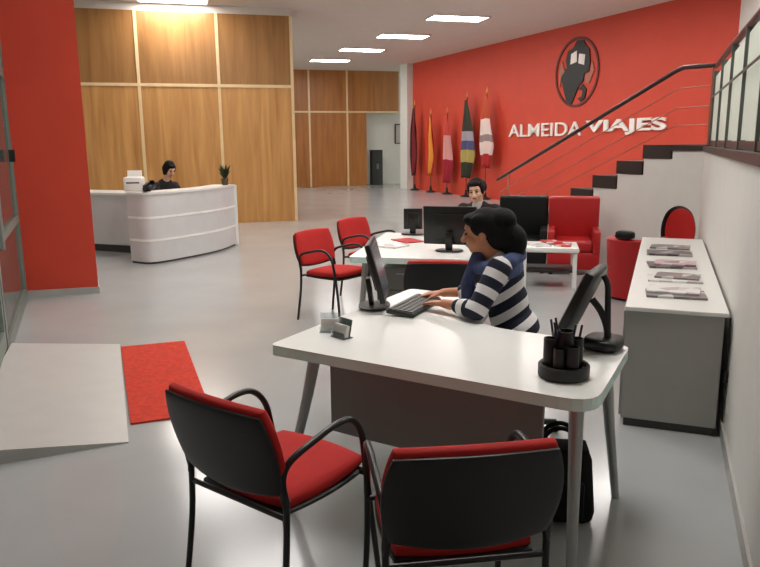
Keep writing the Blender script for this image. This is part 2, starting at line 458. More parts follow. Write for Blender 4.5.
# enclosure out of view
bm = BM(); prism(bm, [(-12, -4), (9, -4), (9, -4.2), (-12, -4.2)], 0, CZ); struct('wall_front', bm, M['white_wall'])
bm = BM(); prism(bm, [(-9.5, 8), (-9.7, 8), (-9.7, 16), (-9.5, 16)], 0, CZ); struct('wall_left', bm, M['white_wall'])
k0 = gp(4.77, 0); k1 = k0-WW*1.9; k2 = V3((k1.x-.3, -4, 0))
bm = BM(); slab(bm, [k0, k1, k1+V3((0, 0, CZ)), k0+V3((0, 0, CZ))], RW*.1); struct('wall_left_near', bm, M['white_wall'])
bm = BM(); slab(bm, [k1, k2, k2+V3((0, 0, CZ)), k1+V3((0, 0, CZ))], V3((-.15, 0, 0))); struct('wall_left_rear', bm, M['white_wall'])
e0 = c1+RW*.55
bm = BM(); prism(bm, [(e0.x, e0.y), (-9.5, 6.9), (-9.5, 7.1), (e0.x, e0.y+.2)], 0, CZ); struct('wall_left_front', bm, M['white_wall'])

# ------------------------------------------------------------------ staircase
def sp(s, z, o=0): return CORNER+RW*s+V3((0, 0, z))+RN*o
S0, RUN, RISE, NS = .478, .455, .20, 7
st = thing('staircase', 'straight flight of dark steps on a white stepped base climbing along the red wall', 'stairs', sp(0, 0, 0))
def loc(p): return p-sp(0, 0, 0)
prof = [loc(sp(.0, 0)), loc(sp(S0+RUN*(NS+1)-.02, 0))]
for k in range(NS, -1, -1):
    zb = max(1.605-RISE*k-.165, .0)
    if zb < .03: zb = .0
    prof += [loc(sp(S0+RUN*(k+1)-.02, zb)), loc(sp(S0+RUN*k-.02 if k else 0, zb))]
prof[-1] = loc(sp(S0-.02, prof[-1].z)); prof += [loc(sp(S0-.02, 1.535)), loc(sp(0, 1.535))]
cl = [prof[0]]
for p in prof[1:]:
    if (p-cl[-1]).length > 1e-4: cl.append(p)
bm = BM(); slab(bm, cl, RN*1.2); obj('stair_base', bm, M['white_wall'], st)
for k in range(NS+1):
    z1 = 1.605-RISE*k; z0 = max(z1-.165, .005)
    b = BM(); slab(b, [loc(sp(S0+RUN*k, z0, -.012)), loc(sp(S0+RUN*(k+1), z0, -.012)), loc(sp(S0+RUN*(k+1), z1, -.012)), loc(sp(S0+RUN*k, z1, -.012))], RN*1.22)
    obj('step', b, M['dark_step'], st)
b = BM(); slab(b, [loc(sp(-.02, 1.537, -.02)), loc(sp(S0-.001, 1.537, -.02)), loc(sp(S0-.001, 1.6, -.02)), loc(sp(-.02, 1.6, -.02))], RN*1.22); obj('landing_edge', b, M['dark_step'], st)
# balustrade of the flight
ba = thing('stair_railing', 'dark sloping handrail with thin bars along the stair flight', 'railing', sp(0, 1.6, .04))
def lb(s, z): return sp(s, z, .04)-sp(0, 1.6, .04)
slope = RISE/RUN
def hz(s, h): return 1.605+h if s < S0 else 1.605+h-(s-S0)*slope*.855
obj('handrail', tube_bm([lb(-.03, 1.605+.85), lb(S0-.06, 1.605+.87), lb(S0+.06, 1.605+.84), lb(S0+RUN*8.4, hz(S0+RUN*8.4, .87))], .026), M['rail_dark'], ba, True)
for h in (.22, .42, .64):
    obj('rail_bar', tube_bm([lb(.02, 1.605+h), lb(S0-.03, 1.605+h), lb(S0+.04, hz(S0+.04, h)), lb(S0+RUN*8.2, hz(S0+RUN*8.2, h))], .0065, 8), M['rail_thin'], ba, True)
for s in (.0, S0+RUN*7.7):
    zb = 1.6 if s < S0 else 1.605-RISE*int((s-S0)/RUN)
    obj('post', tube_bm([lb(s, zb), lb(s, hz(s, .86))], .016, 8), M['rail_thin'], ba, True)
# glazed balustrade on top of the half wall
gb = thing('glass_balustrade', 'glazed balustrade with grey posts and dark top rail on the white half wall', 'railing', CORNER+SN*.06+V3((0, 0, 1.59)))
def bl(s, z, o=0): return -SW*s+V3((0, 0, z))+SN*o
obj('top_rail', tube_bm([bl(-.03, .86), bl(2, .83), bl(4, .78), bl(8.6, .76)], .026), M['rail_dark'], gb, True)
bs = [.05, 1.2, 2.35, 3.45, 4.5, 5.6, 6.7, 7.8]
for s in bs:
    obj('post', box_bm(bl(s, .40), (.035, .05, .80), Matrix.Rotation(math.atan2(SW.y, SW.x), 3, 'Z')), M['post'], gb)
for a, c in zip(bs, bs[1:]):
    b = BM(); slab(b, [bl(a+.03, .06, -.005), bl(c-.03, .06, -.005), bl(c-.03, .74, -.005), bl(a+.03, .74, -.005)], SN*.01); obj('glass_panel', b, M['frosted'], gb)
obj('middle_rail', tube_bm([bl(.05, .52, -.03), bl(8.4, .47, -.03)], .009, 8), M['post'], gb, True)
obj('bottom_rail', box_bm(bl(4.2, .03), (8.4, .03, .05), Matrix.Rotation(math.atan2(SW.y, SW.x), 3, 'Z')), M['dark_cap'], gb)

# ------------------------------------------------------------------ ceiling lights
fa = math.atan2(WW.y, WW.x)
def make_light(label, loc_):
    t = thing('ceiling_light', label, 'ceiling light', loc_, fa, 'ceiling light panels')
    b = BM()
    for cx, cy, sx, sy in ((0, .33, 1.36, .04), (0, -.33, 1.36, .04), (.66, 0, .04, .62), (-.66, 0, .04, .62)): box(b, V3((cx, cy, -.0125)), (sx, sy, .025))
    obj('frame', b, M['light_frame'], t)
    obj('diffuser', box_bm((0, 0, -.009), (1.28, .62, .014)), M['light'], t)
    return t
rowA = V3((1.80, 16.95, CZ)); rowB = V3((-3.96, 14.55, CZ))
L0 = make_light('bright rectangular ceiling panel nearest the round emblem on the red wall', rowA)
for k, lb_ in ((1, 'second rectangular ceiling panel from the emblem end of the row along the red wall'),
               (2, 'third rectangular ceiling panel from the emblem end of the row along the red wall'),
               (3, 'last small rectangular ceiling panel above the far brown wood wall'),
               (-1, 'ceiling panel over the stairs, out of the picture at its top edge'),
               (-2, 'ceiling panel over the armchairs, out of the picture at its top edge')):
    dup(L0, rowA+RW*2.93*k, fa, lb_)
for k, lb_ in ((0, 'bright rectangular ceiling panel in front of the honey wood wall'),
               (-1, 'ceiling panel over the curved counter, out of the picture'),
               (-2, 'ceiling panel between counter and desks, out of the picture'),
               (-3, 'ceiling panel over the far desk, out of the picture'),
               (-4, 'ceiling panel over the near desk, out of the picture')):
    dup(L0, rowB+RW*2.93*k, fa, lb_)

dup(L0, V3((4.9, 8.6, CZ)), math.atan2(SW.y, SW.x), 'added unseen ceiling panel over the upper walkway, brightening the balustrade glass')  # added lamp, lightens the frosted balustrade and the upper wall
dup(L0, V3((3.6, 5.4, CZ)), math.atan2(SW.y, SW.x), 'second added unseen ceiling panel over the upper walkway, nearer the camera')  # another added fill panel for the near stretch of the balustrade
# ------------------------------------------------------------------ emblem and lettering on the red wall
def wall_frame(p, name, label, cat):
    """thing standing on the red wall: local x runs along it to the right, z up, y into the room behind"""
    t = thing(name, label, cat, p)
    d = -RW; t.rotation_euler = (0, 0, math.atan2(d.y, d.x)); return t
em = wall_frame(V3((4.81, 17.83, 3.30))-RN*.001, 'wall_emblem', 'round black emblem with a dark figure high on the red wall', 'emblem')
def flat(pts, y0=-.03, y1=0.):
    b = BM(); slab(b, [V3((x, y0, z)) for x, z in pts], V3((0, y1-y0, 0))); return b
rr = .80
b = BM()
N = 48
for ra, rb in ((.82, .765),):
    o1 = [(ra*math.cos(2*PI*i/N), ra*math.sin(2*PI*i/N)) for i in range(N)]; i1 = [(rb*math.cos(2*PI*i/N), rb*math.sin(2*PI*i/N)) for i in range(N)]
    vo = [[b.verts.new((x, y, z)) for x, z in o1] for y in (-.03, 0)]; vi = [[b.verts.new((x, y, z)) for x, z in i1] for y in (-.03, 0)]
    for i in range(N):
        j = (i+1) % N
        b.faces.new((vo[0][i], vo[0][j], vi[0][j], vi[0][i])); b.faces.new((vo[1][i], vi[1][i], vi[1][j], vo[1][j]))
        b.faces.new((vo[0][i], vo[1][i], vo[1][j], vo[0][j])); b.faces.new((vi[0][i], vi[0][j], vi[1][j], vi[1][i]))
obj('ring', b, M['emblem_red'], em)
obj('figure', flat([(-.02, .74), (.22, .72), (.32, .58), (.44, .5), (.5, .2), (.46, -.02), (.3, -.05), (.28, -.22), (.1, -.34), (-.02, -.55), (-.14, -.76), (-.34, -.66), (-.46, -.4), (-.56, -.12), (-.5, .1), (-.36, .12), (-.42, .32), (-.34, .52), (-.14, .58)]), M['emblem_black'], em)
obj('side_patch', flat([(-.66, .1), (-.56, .3), (-.44, .05), (-.58, -.08), (-.62, -.3)], -.034, -.001), M['emblem_tan'], em)
obj('side_patch', flat([(.34, -.1), (.5, -.05), (.58, .2), (.66, 0), (.5, -.3), (.36, -.28)], -.034, -.001), M['emblem_tan'], em)
obj('curl', flat([(.1, -.42), (.26, -.3), (.4, -.42), (.36, -.62), (.2, -.7), (.1, -.62), (.24, -.58), (.28, -.46), (.2, -.42)]), M['emblem_black'], em)
for pts in ([(-.22, .2), (-.2, .44), (.0, .5), (.02, .24)], [(.08, .2), (.1, .42), (.32, .38), (.3, .14)]):
    obj('white_mark', flat(pts, -.04, -.028), M['emblem_white'], em)

def word(txt, w, h, name, parent, x0, z0, bold):
    cu = bpy.data.curves.new(name, 'FONT'); cu.body = txt; cu.extrude = .02; cu.offset = bold; cu.resolution_u = 4
    tmp = bpy.data.objects.new(name, cu); COL.objects.link(tmp)
    dg = bpy.context.evaluated_depsgraph_get()
    me = bpy.data.meshes.new_from_object(tmp.evaluated_get(dg))
    bpy.data.objects.remove(tmp)
    xs = [v.co.x for v in me.vertices]; ys = [v.co.y for v in me.vertices]
    x_, X_, y_, Y_ = min(xs), max(xs), min(ys), max(ys)
    for v in me.vertices:
        xx = (v.co.x-x_)/(X_-x_)*w; zz = (v.co.y-y_)/(Y_-y_)*h
        v.co = V3((x0+xx, -.03-v.co.z, z0+zz))
    bm_ = bmesh.new(); bm_.from_mesh(me); bpy.data.meshes.remove(me)
    return obj(name, bm_, M['emblem_white'], parent)
lt = wall_frame(V3((3.70, 20.44, 1.80))-RN*.001, 'wall_lettering', 'white raised letters spelling a company name on the red wall below the emblem', 'lettering')
word('ALMEIDA', 3.15, .335, 'lettering', lt, 0, 0, .004)
word('VIAJES', 2.55, .35, 'lettering', lt, 3.3, -.005, .03)

# ------------------------------------------------------------------ flags along the red wall
def uvcloth(bm_, grid):
    uv = bm_.loops.layers.uv.new('UVMap')
    rows = [[bm_.verts.new(p) for p in r] for r in grid]
    nr, nc = len(rows), len(rows[0])
    for j in range(nr-1):
        for i in range(nc-1):
            f = bm_.faces.new((rows[j][i], rows[j][i+1], rows[j+1][i+1], rows[j+1][i]))
            for lp, (a, c) in zip(f.loops, ((i, j), (i+1, j), (i+1, j+1), (i, j+1))): lp[uv].uv = (a/(nc-1), 1-c/(nr-1))
def make_flag(p, h, label, cloth, w=.34, drop=2.0, seed=0):
    t = thing('flag', label, 'flag', p, math.atan2(-RW.y, -RW.x), 'flags on poles along the red wall')
    b = BM(); lathe(b, [(.0, 0), (.17, 0), (.17, .03), (.05, .07), (.03, .22), (.0, .22)], 20); obj('base', b, M['black_metal'], t, True)
    obj('pole', tube_bm([(0, 0, .1), (0, 0, h)], .016, 10), M['pole'], t, True)
    b = BM(); lathe(b, [(.0, 0), (.028, .02), (.034, .07), (.018, .13), (.0, .2)], 14, (0, 0, h-.01)); obj('finial', b, M['gold'], t, True)
    rnd = random.Random(seed)
    ph = rnd.random()*6
    g = []
    for j in range(25):
        f = j/24; row = []
        wid = w*(.16+.95*min(1, f*1.5)**.8)*(1-.45*max(0, f-.72)/.28)
        for i in range(17):
            a = i/16
            row.append(V3((.02-a*wid*.45+a*wid*.75 if False else -.3*wid+a*wid, -.05-.06*math.sin(a*PI*4+ph+f*1.5)*min(1, f*3)-.02, h-.08-drop*f-.12*abs(a-.5)*f)))
        g.append(row)
    b = BM(); uvcloth(b, g)
    fo = obj('cloth', b, cloth, t, True)
    md = fo.modifiers.new('thick', 'SOLIDIFY'); md.thickness = .006
    return t
cl_wine = band_mat('cloth_wine', 0, [(0, (58, 22, 30)), (.35, (132, 26, 34)), (.8, (70, 24, 34))])
cl_yell = band_mat('cloth_red_yellow', 0, [(0, (196, 54, 26)), (.25, (226, 150, 52)), (.62, (196, 120, 40)), (.8, (186, 44, 26))])
cl_pale = band_mat('cloth_pale_wine', 1, [(0, (160, 30, 52)), (.34, (214, 150, 146)), (.7, (196, 70, 60))])
cl_green = band_mat('cloth_green_blue', 1, [(0, (48, 52, 36)), (.2, (170, 150, 80)), (.36, (74, 76, 116)), (.48, (160, 152, 160)), (.6, (58, 56, 44))])
cl_white = band_mat('cloth_white_red', 1, [(0, (176, 44, 44)), (.18, (226, 200, 192)), (.36, (150, 130, 128)), (.46, (232, 214, 206)), (.68, (196, 84, 52))])
for i, (x, y, h, lab, cl_, w, dr_) in enumerate((
        (1.28, 26.15, 2.95, 'drooping wine red flag beside the white pier at the end of the red wall', cl_wine, .5, 2.3),
        (1.77, 25.0, 2.6, 'drooping red and yellow flag, second from the white pier', cl_yell, .62, 1.9),
        (2.22, 23.95, 2.6, 'drooping pale and wine red flag between yellow one and green one', cl_pale, .55, 2.1),
        (2.71, 22.8, 3.0, 'drooping dark green flag with blue and yellow in the row of flags', cl_green, .74, 2.3),
        (3.15, 21.74, 3.05, 'drooping white and red flag closest to the white lettering', cl_white, .7, 2.0))):
    p = V3((x, y, 0))-RN*.22-RW*.50
    make_flag(p, h, lab, cl_, w, dr_, i+3)

# ------------------------------------------------------------------ far background bits
fb = farp(3.2, 0, -.35)
t = thing('tall_cabinet', 'tall narrow black double-door cabinet against the far pale wall', 'cabinet', fb, fa)
obj('body', box_bm((0, 0, .70), (.44, .4, 1.4), None, .01), M['far_black'], t)
for s in (-1, 1):
    d = obj('door', box_bm((s*.11, -.208, .72), (.2, .015, 1.3), None, .004), M['far_black'], t)
    obj('handle', box_bm((s*.025, -.222, .75), (.012, .016, .2)), M['silver'], d)
sg = farp(4.35, 1.65, -.95+.006)
t = thing('framed_notice', 'small framed notice on the far pale wall by the flags', 'notice', sg, fa)
b = BM()
for cx, cz, sx, sz in ((-.16, .38, .05, .8), (.16, .38, .03, .8), (0, .765, .34, .04), (0, 0, .34, .04)): box(b, V3((cx, -.015, cz)), (sx, .03, sz))
obj('frame', b, M['far_black'], t)
obj('sheet', box_bm((0, -.008, .38), (.3, .012, .75)), mat('notice_sheet', (186, 180, 176), .6), t)

# ------------------------------------------------------------------ reception counter
RC = V3((-3.0, 10.9, 0))
rc = thing('reception_counter', 'curved pale grey reception counter with two bright lines before the honey wood wall', 'counter', RC)
path = curve_pts([V3((-3.56, 10.06, 0))-RC, V3((-3.20, 9.93, 0))-RC, V3((-2.80, 10.50, 0))-RC, V3((-2.52, 11.1, 0))-RC, V3((-2.40, 11.8, 0))-RC], 8)
def ribbon(path, o0, o1, z0, z1, b):
    n = len(path); A = []; B = []
    for i, p in enumerate(path):
        tt = (path[min(i+1, n-1)]-path[max(i-1, 0)]).normalized(); nn = V3((tt.y, -tt.x, 0))
        A.append(p+nn*o0); B.append(p+nn*o1)
    va = [[b.verts.new(V3((p.x, p.y, z))) for p in A] for z in (z0, z1)]; vb = [[b.verts.new(V3((p.x, p.y, z))) for p in B] for z in (z0, z1)]
    for i in range(n-1):
        b.faces.new((va[0][i], va[0][i+1], va[1][i+1], va[1][i])); b.faces.new((vb[0][i+1], vb[0][i], vb[1][i], vb[1][i+1]))
        b.faces.new((va[1][i], va[1][i+1], vb[1][i+1], vb[1][i])); b.faces.new((va[0][i+1], va[0][i], vb[0][i], vb[0][i+1]))
    for i in (0, n-1): b.faces.new((va[0][i], va[1][i], vb[1][i], vb[0][i]))
b = BM(); ribbon(path, -.04, 0, .03, .98, b); obj('front_panel', b, M['counter_body'], rc, True)
for z in (.32, .64):
    b = BM(); ribbon(path, -.01, .008, z, z+.03, b); obj('bright_line', b, M['counter_groove'], rc, True)
b = BM(); ribbon(path, -.06, -.02, 0, .035, b); obj('plinth', b, M['kick'], rc, True)
b = BM(); ribbon(path, -.36, .02, .98, 1.01, b); obj('top', b, M['white'], rc, True)
b = BM(); ribbon(path, -.6, -.04, .72, .75, b); obj('work_surface', b, M['white'], rc, True)
pe_ = path[-1]; obj('end_panel', box_bm((pe_.x-.16, pe_.y+.01, .50), (.40, .05, 1.0), Matrix.Rotation(.1, 3, 'Z'), .006), M['white'], rc)
# side wing of the counter
wg = thing('counter_wing', 'low white side counter beyond the curved counter beside the red column', 'counter', (-4.28, 11.40, 0), math.radians(-22))
obj('body', box_bm((0, 0, .51), (1.3, .5, .78), None, .008), M['counter_body'], wg)
obj('top', box_bm((0, -.01, .92), (1.33, .55, .04), None, .008), M['white'], wg)
obj('plinth', box_bm((0, .02, .06), (1.27, .4, .12)), M['kick'], wg)
# things on the counter
pr = thing('printer', 'small white box printer standing on the curved counter', 'printer', (-3.52, 10.30, 1.011), .15)
obj('body', box_bm((0, 0, .10), (.26, .24, .2), None, .02), M['white'], pr, True)
obj('paper_tray', box_bm((0, .07, .23), (.2, .02, .12), R('X', -20).to_3x3(), .004), M['white'], pr)
obj('slot', box_bm((0, -.121, .12), (.18, .006, .02)), M['kick'], pr)
ph = thing('desk_telephone', 'small black telephone on the counter beside the white printer', 'telephone', (-3.28, 10.20, 1.011), -.3)
obj('body', box_bm((0, 0, .05), (.12, .16, .06), R('X', 22).to_3x3(), .01), M['black_plastic'], ph, True)
obj('handset', box_bm((-.03, 0, .10), (.04, .18, .035), R('X', 22).to_3x3(), .012), M['black_plastic'], ph, True)
obj('screen_flap', box_bm((.02, .06, .11), (.08, .012, .09), R('X', 20).to_3x3(), .004), M['black_plastic'], ph)
pp = thing('potted_plant', 'small dark green potted plant on the end of the curved counter', 'plant', (-2.50, 11.62, 1.011))
b = BM(); lathe(b, [(.0, 0), (.045, 0), (.06, .11), (.05, .11), (.0, .09)], 16); obj('pot', b, M['pot'], pp, True)
b = BM()
rnd = random.Random(4)
for i in range(60):
    a = rnd.random()*2*PI; l = .1+rnd.random()*.16; t_ = rnd.random()*.5
    d = V3((math.cos(a)*t_, math.sin(a)*t_, 1)).normalized(); s = d.cross(V3((math.sin(a), -math.cos(a), .2))).normalized()*.016
    p0 = V3((math.cos(a)*.01, math.sin(a)*.01, .09)); p1 = p0+d*l*.6; p2 = p0+d*l+V3((math.cos(a), math.sin(a), -.3))*.02
    vs = [b.verts.new(q) for q in (p0, p1+s, p2, p1-s)]; b.faces.new(vs)
obj('foliage', b, M['leaf'], pp)

# ------------------------------------------------------------------ door mat
bm = BM()
mc = [V3((-2.158, 5.693, 0)), V3((-1.675, 5.86, 0)), V3((-1.06, 4.2, 0)), V3((-1.507, 4.03, 0))]
prism(bm, [(p.x, p.y) for p in mc[::-1]], .001, .012)
tag(obj('door_mat', bm, M['mat_red']), 'red rectangular carpet mat lying on the floor beside the ramp', 'mat')

# ------------------------------------------------------------------ visitor chairs
def make_chair(label, loc_, rz, group='red and black visitor chairs'):
    t = thing('visitor_chair', label, 'chair', loc_, rz, group)
    W, D = .245, .23
    for s in (-1, 1):
        obj('leg', tube_bm(curve_pts([(s*(W+.01), D+.03, 0), (s*W, D, .25), (s*W, D-.03, .46)], 4), .0115), M['black_metal'], t, True)
        obj('leg', tube_bm(curve_pts([(s*(W+.01), -D-.04, 0), (s*W, -D, .3), (s*W, -D+.01, .5)], 4), .0115), M['black_metal'], t, True)
        obj('armrest', tube_bm(curve_pts([(s*W, D-.03, .45), (s*(W+.005), D-.06, .60), (s*(W+.01), D-.12, .675), (s*(W+.012), D-.2, .69), (s*(W+.01), -.08, .67), (s*(W+.005), -D+.03, .635), (s*W, -D-.005, .58), (s*W, -D+.008, .49)], 5), .0125), M['black_metal'], t, True)
    for y_ in (D-.03, -D+.01): obj('crossbar', tube_bm([(-W, y_, .432), (W, y_, .432)], .01), M['black_metal'], t, True)
    b = BM(); pad(b, .47, .46, .03, T(0, .015, .43), k=.35, n=12); obj('seat_shell', b, M['black_plastic'], t, True)
    b = BM(); pad(b, .46, .45, .06, T(0, .02, .462) @ R('X', 2), k=.35, n=14); obj('seat', b, M['red_fabric'], t, True)
    # backrest leans back; pad local y runs up it, pad local z faces the sitter
    B = T(0, -.285, .665) @ R('X', 12) @ R('X', 90) @ R('Y', 180)
    B = T(0, -.292, .662) @ R('X', 15) @ Matrix(((-1, 0, 0, 0), (0, 0, 1, 0), (0, 1, 0, 0), (0, 0, 0, 1)))
    b = BM(); pad(b, .53, .338, .022, B, k=.42, curv=.03, crown=0, n=16); obj('back_shell', b, M['black_plastic'], t, True)
    b = BM(); pad(b, .52, .338, .05, B @ T(0, .012, .024), k=.42, curv=.03, crown=.4, n=16); obj('backrest', b, M['red_fabric'], t, True)
    for s in (-1, 1):
        obj('back_bracket', tube_bm([(s*W, -D+.005, .47), (s*(W-.01), -D+.0, .53), (s*(W-.03), -D-.012, .58)], .0105), M['black_metal'], t, True)
    return t
ch = make_chair('visitor chair with red seat turned three quarters, its black back beside the red mat', (-.375, 2.475, 0), facing(.605, .796))
dup(ch, (.22, 2.13, 0), facing(-.14, .99), 'visitor chair seen square from its black back, red top edge, at the white desk')
dup(ch, (-.42, 6.66, 0), facing(.80, -.60), 'red visitor chair with pale floor before it, nearer of the pair by the far desk')
dup(ch, (-.07, 7.74, 0), facing(.80, -.60), 'red visitor chair behind the other red one by the far desk')
dup(ch, (.46, 5.24, 0), facing(.1, .99), 'black-backed visitor chair between the far desk and the woman in stripes')

# tall-backed red tub chair in the corner
t = thing('tub_chair', 'red chair with rounded black-rimmed back in the corner by the stair wall', 'chair', (3.19, 7.49, 0), facing(-.37, -.93))
for sx in (-1, 1):
    for sy in (-1, 1): obj('leg', tube_bm([(sx*.17, sy*.17, 0), (sx*.15, sy*.15, .4)], .013), M['black_metal'], t, True)
b = BM(); pad(b, .40, .42, .09, T(0, .02, .44), k=.4); obj('seat', b, M['red_fabric'], t, True)
B = T(0, -.23, .685) @ R('X', 8) @ Matrix(((-1, 0, 0, 0), (0, 0, 1, 0), (0, 1, 0, 0), (0, 0, 0, 1)))
b = BM(); pad(b, .35, .55, .03, B @ T(-.02, 0, 0), k=.95, curv=.05, crown=0, n=16); obj('back_shell', b, M['black_plastic'], t, True)
b = BM(); pad(b, .30, .49, .05, B @ T(0, 0, .026), k=.95, curv=.05, n=16); obj('backrest', b, M['red_fabric'], t, True)

# low red tub armchair whose side shows past the cabinet
t = thing('armchair', 'low rounded red armchair partly hidden by the far end of the long cabinet', 'armchair', (2.70, 7.45, 0), facing(.75, .66))
b = BM()
pts = curve_pts([V3((-.24, .26, 0)), V3((-.26, .0, 0)), V3((-.20, -.20, 0)), V3((0, -.27, 0)), V3((.20, -.20, 0)), V3((.26, 0, 0)), V3((.24, .26, 0))], 6)
def shell(b, pts, th, z0, z1, flare):
    n = len(pts); ctr = V3((0, 0, 0)); rows = []
    for (zz, off) in ((z0, -.03), (z0, -.03-th), (z1-.02, flare-th), (z1, flare-th*.7), (z1, flare-th*.3), (z1-.02, flare)):
        rows.append([b.verts.new(p+(p-ctr).normalized()*off+V3((0, 0, zz))) for p in pts])
    for k in range(6):
        A, B2 = rows[k], rows[(k+1) % 6]
        for i in range(n-1): b.faces.new((A[i], A[i+1], B2[i+1], B2[i]))
    for i in (0, n-1): b.faces.new([rows[k][i] for k in range(6)])
shell(b, pts, .09, .03, .66, .01); obj('shell', b, M['red_leather'], t, True)
b = BM(); pad(b, .36, .42, .16, T(0, .05, .36), k=.5); obj('seat_cushion', b, M['red_leather'], t, True)
obj('base', box_bm((0, .03, .16), (.36, .40, .26), None, .02), M['red_leather'], t, True)
for sx in (-1, 1):
    for sy in (-1, 1): obj('foot', box_bm((sx*.15, .03+sy*.15, .016), (.04, .04, .032)), M['black_metal'], t)
b = BM(); pad(b, .20, .12, .07, T(0, 0, .035), k=.6, n=10); tag(obj('pouch', b, M['black_leather'], None, True, (2.535, 7.285, .664), .75+PI/2), 'small black pouch lying on the rim of the low red armchair', 'pouch')
# ------------------------------------------------------------------ desks
def round_poly(pts, r=.06, n=5):
    out = []; m = len(pts)
    for i, p in enumerate(pts):
        p = V3((p[0], p[1], 0)); a = V3((*pts[i-1][:2], 0)); c = V3((*pts[(i+1) % m][:2], 0))
        rad = pts[i][2] if len(pts[i]) > 2 else r
        d0 = (a-p).normalized(); d1 = (c-p).normalized()
        l = min(rad, (a-p).length*.45, (c-p).length*.45)
        for k in range(n+1):
            t_ = k/n; q = (p+d0*l)*(1-t_)**2+p*2*t_*(1-t_)+(p+d1*l)*t_*t_
            out.append((q.x, q.y))
    return out
def make_desk(name, label, loc_, rz, outline, legs, panel):
    t = thing(name, label, 'desk', loc_, rz, 'white office desks')
    pts = round_poly(outline)
    b = BM(); prism(b, pts, .735, .740); obj('tabletop', b, M['desk_white'], t)
    b = BM(); prism(b, pts, .692, .735); obj('edge_band', b, M['teal_edge'], t)
    for (x0, y0, x1, y1) in legs:
        obj('leg', tube_bm(curve_pts([(x0, y0, .70), (x0+(x1-x0)*.35, y0+(y1-y0)*.35, .42), (x1, y1, 0)], 6), [.030-.012*i/12 for i in range(13)], 12), M['silver'], t, True)
    if panel:
        u0_, u1_, v_, zl, zr = panel
        b = BM(); P = [V3((u0_, v_, .698)), V3((u1_, v_, .698))]
        for k in range(13):
            f = k/12; P.append(V3((u1_+(u0_-u1_)*f, v_, zr+(zl-zr)*f-.02*math.sin(PI*f))))
        slab(b, P, V3((0, .02, 0))); obj('modesty_panel', b, M['grey_panel'], t)
    return t
D1 = V3((-.515, 3.175, 0)); a1 = math.atan2(-.525, .851)
desk1 = make_desk('office_desk', 'large white desk with pale teal edge and return, where the woman in stripes sits', D1, a1,
    [(0, 0, .04), (1.50, -.005, .13), (1.44, .80, .06), (.68, .80, .2), (.52, 1.45, .05), (-.06, 1.45, .05)],
    [(.19, .10, .05, .0), (1.40, .12, 1.45, -.03), (1.36, .70, 1.42, .78), (.08, 1.34, .03, 1.40), (.44, 1.34, .48, 1.40)],
    (.30, 1.29, .06, .36, .40))
U1 = V3((.851, -.525, 0)); W1 = V3((.525, .851, 0))
def d1(u, v, z=.741): return D1+U1*u+W1*v+V3((0, 0, z))
D2 = V3((.07, 7.36, 0)); a2 = math.atan2(-.98, -.2)
make_desk('office_desk', 'far white desk carrying the back-turned monitor, between red chairs and the armchairs', D2, a2,
    [(0, 0, .05), (1.64, 0, .05), (1.64, 1.0, .08), (0, .95, .08)],
    [(.12, .12, .06, .06), (1.52, .12, 1.58, .06), (.12, .85, .06, .9), (1.52, .88, 1.58, .94)],
    None)
U2 = V3((-.2, -.98, 0)).normalized(); W2 = V3((.98, -.2, 0)).normalized()
def d2(u, v, z=.741): return D2+U2*u+W2*v+V3((0, 0, z))
# drawer pedestal under the far desk
dp = thing('drawer_pedestal', 'grey drawer pedestal under the near end of the far desk', 'drawer unit', d2(1.18, .42, 0), a2+PI/2)
obj('body', box_bm((0, 0, .33), (.36, .46, .58), None, .006), M['grey_panel'], dp)
for z in (.16, .34, .52):
    d = obj('drawer', box_bm((0, -.236, z), (.34, .014, .165), None, .004), M['grey_panel'], dp); obj('handle', box_bm((0, -.25, z+.05), (.12, .014, .012)), M['silver'], d)
obj('base', box_bm((0, 0, .02), (.32, .40, .04)), M['kick'], dp)

# ------------------------------------------------------------------ monitors
def make_monitor(label, loc_, rz, w=.40, h=.30, tilt=10, group='black flat monitors'):
    """screen looks along local +y"""
    t = thing('monitor', label, 'monitor', loc_, rz, group)
    b = BM(); pad(b, .24, .18, .016, T(0, -.02, .010), k=.8, n=10, crown=0); obj('base', b, M['black_plastic'], t, True)
    obj('neck', box_bm((0, -.045, .09), (.06, .025, .16), R('X', 8).to_3x3(), .006), M['black_plastic'], t, True)
    Mx = T(0, 0, .055+h/2) @ R('X', tilt)
    b = BM(); box(b, V3((0, 0, 0)), (w, .03, h), None, .008); box(b, V3((0, -.022, 0)), (w*.6, .02, h*.6), None, .006)
    for v in b.verts: v.co = Mx @ v.co
    o = obj('housing', b, M['black_plastic'], t, True)
    b = BM(); box(b, V3((0, .0165, .008)), (w-.04, .004, h-.055))
    for v in b.verts: v.co = Mx @ v.co
    obj('screen', b, M['screen'], t)
    return t
make_monitor('black flat monitor seen nearly edge-on in front of the woman in stripes', d1(-.0, .87)+V3((.045, .01, 0)), facing(.997, -.07), .40, .33, 15)
make_monitor('black monitor seen from behind on the far desk', V3((.60, 6.02, .741)), facing(.30, .95), .46, .33, 6)
sm = make_monitor('small black monitor seen from behind at the far end of the far desk', V3((.34, 7.17, .741)), facing(.1, .99), .19, .21, 4)

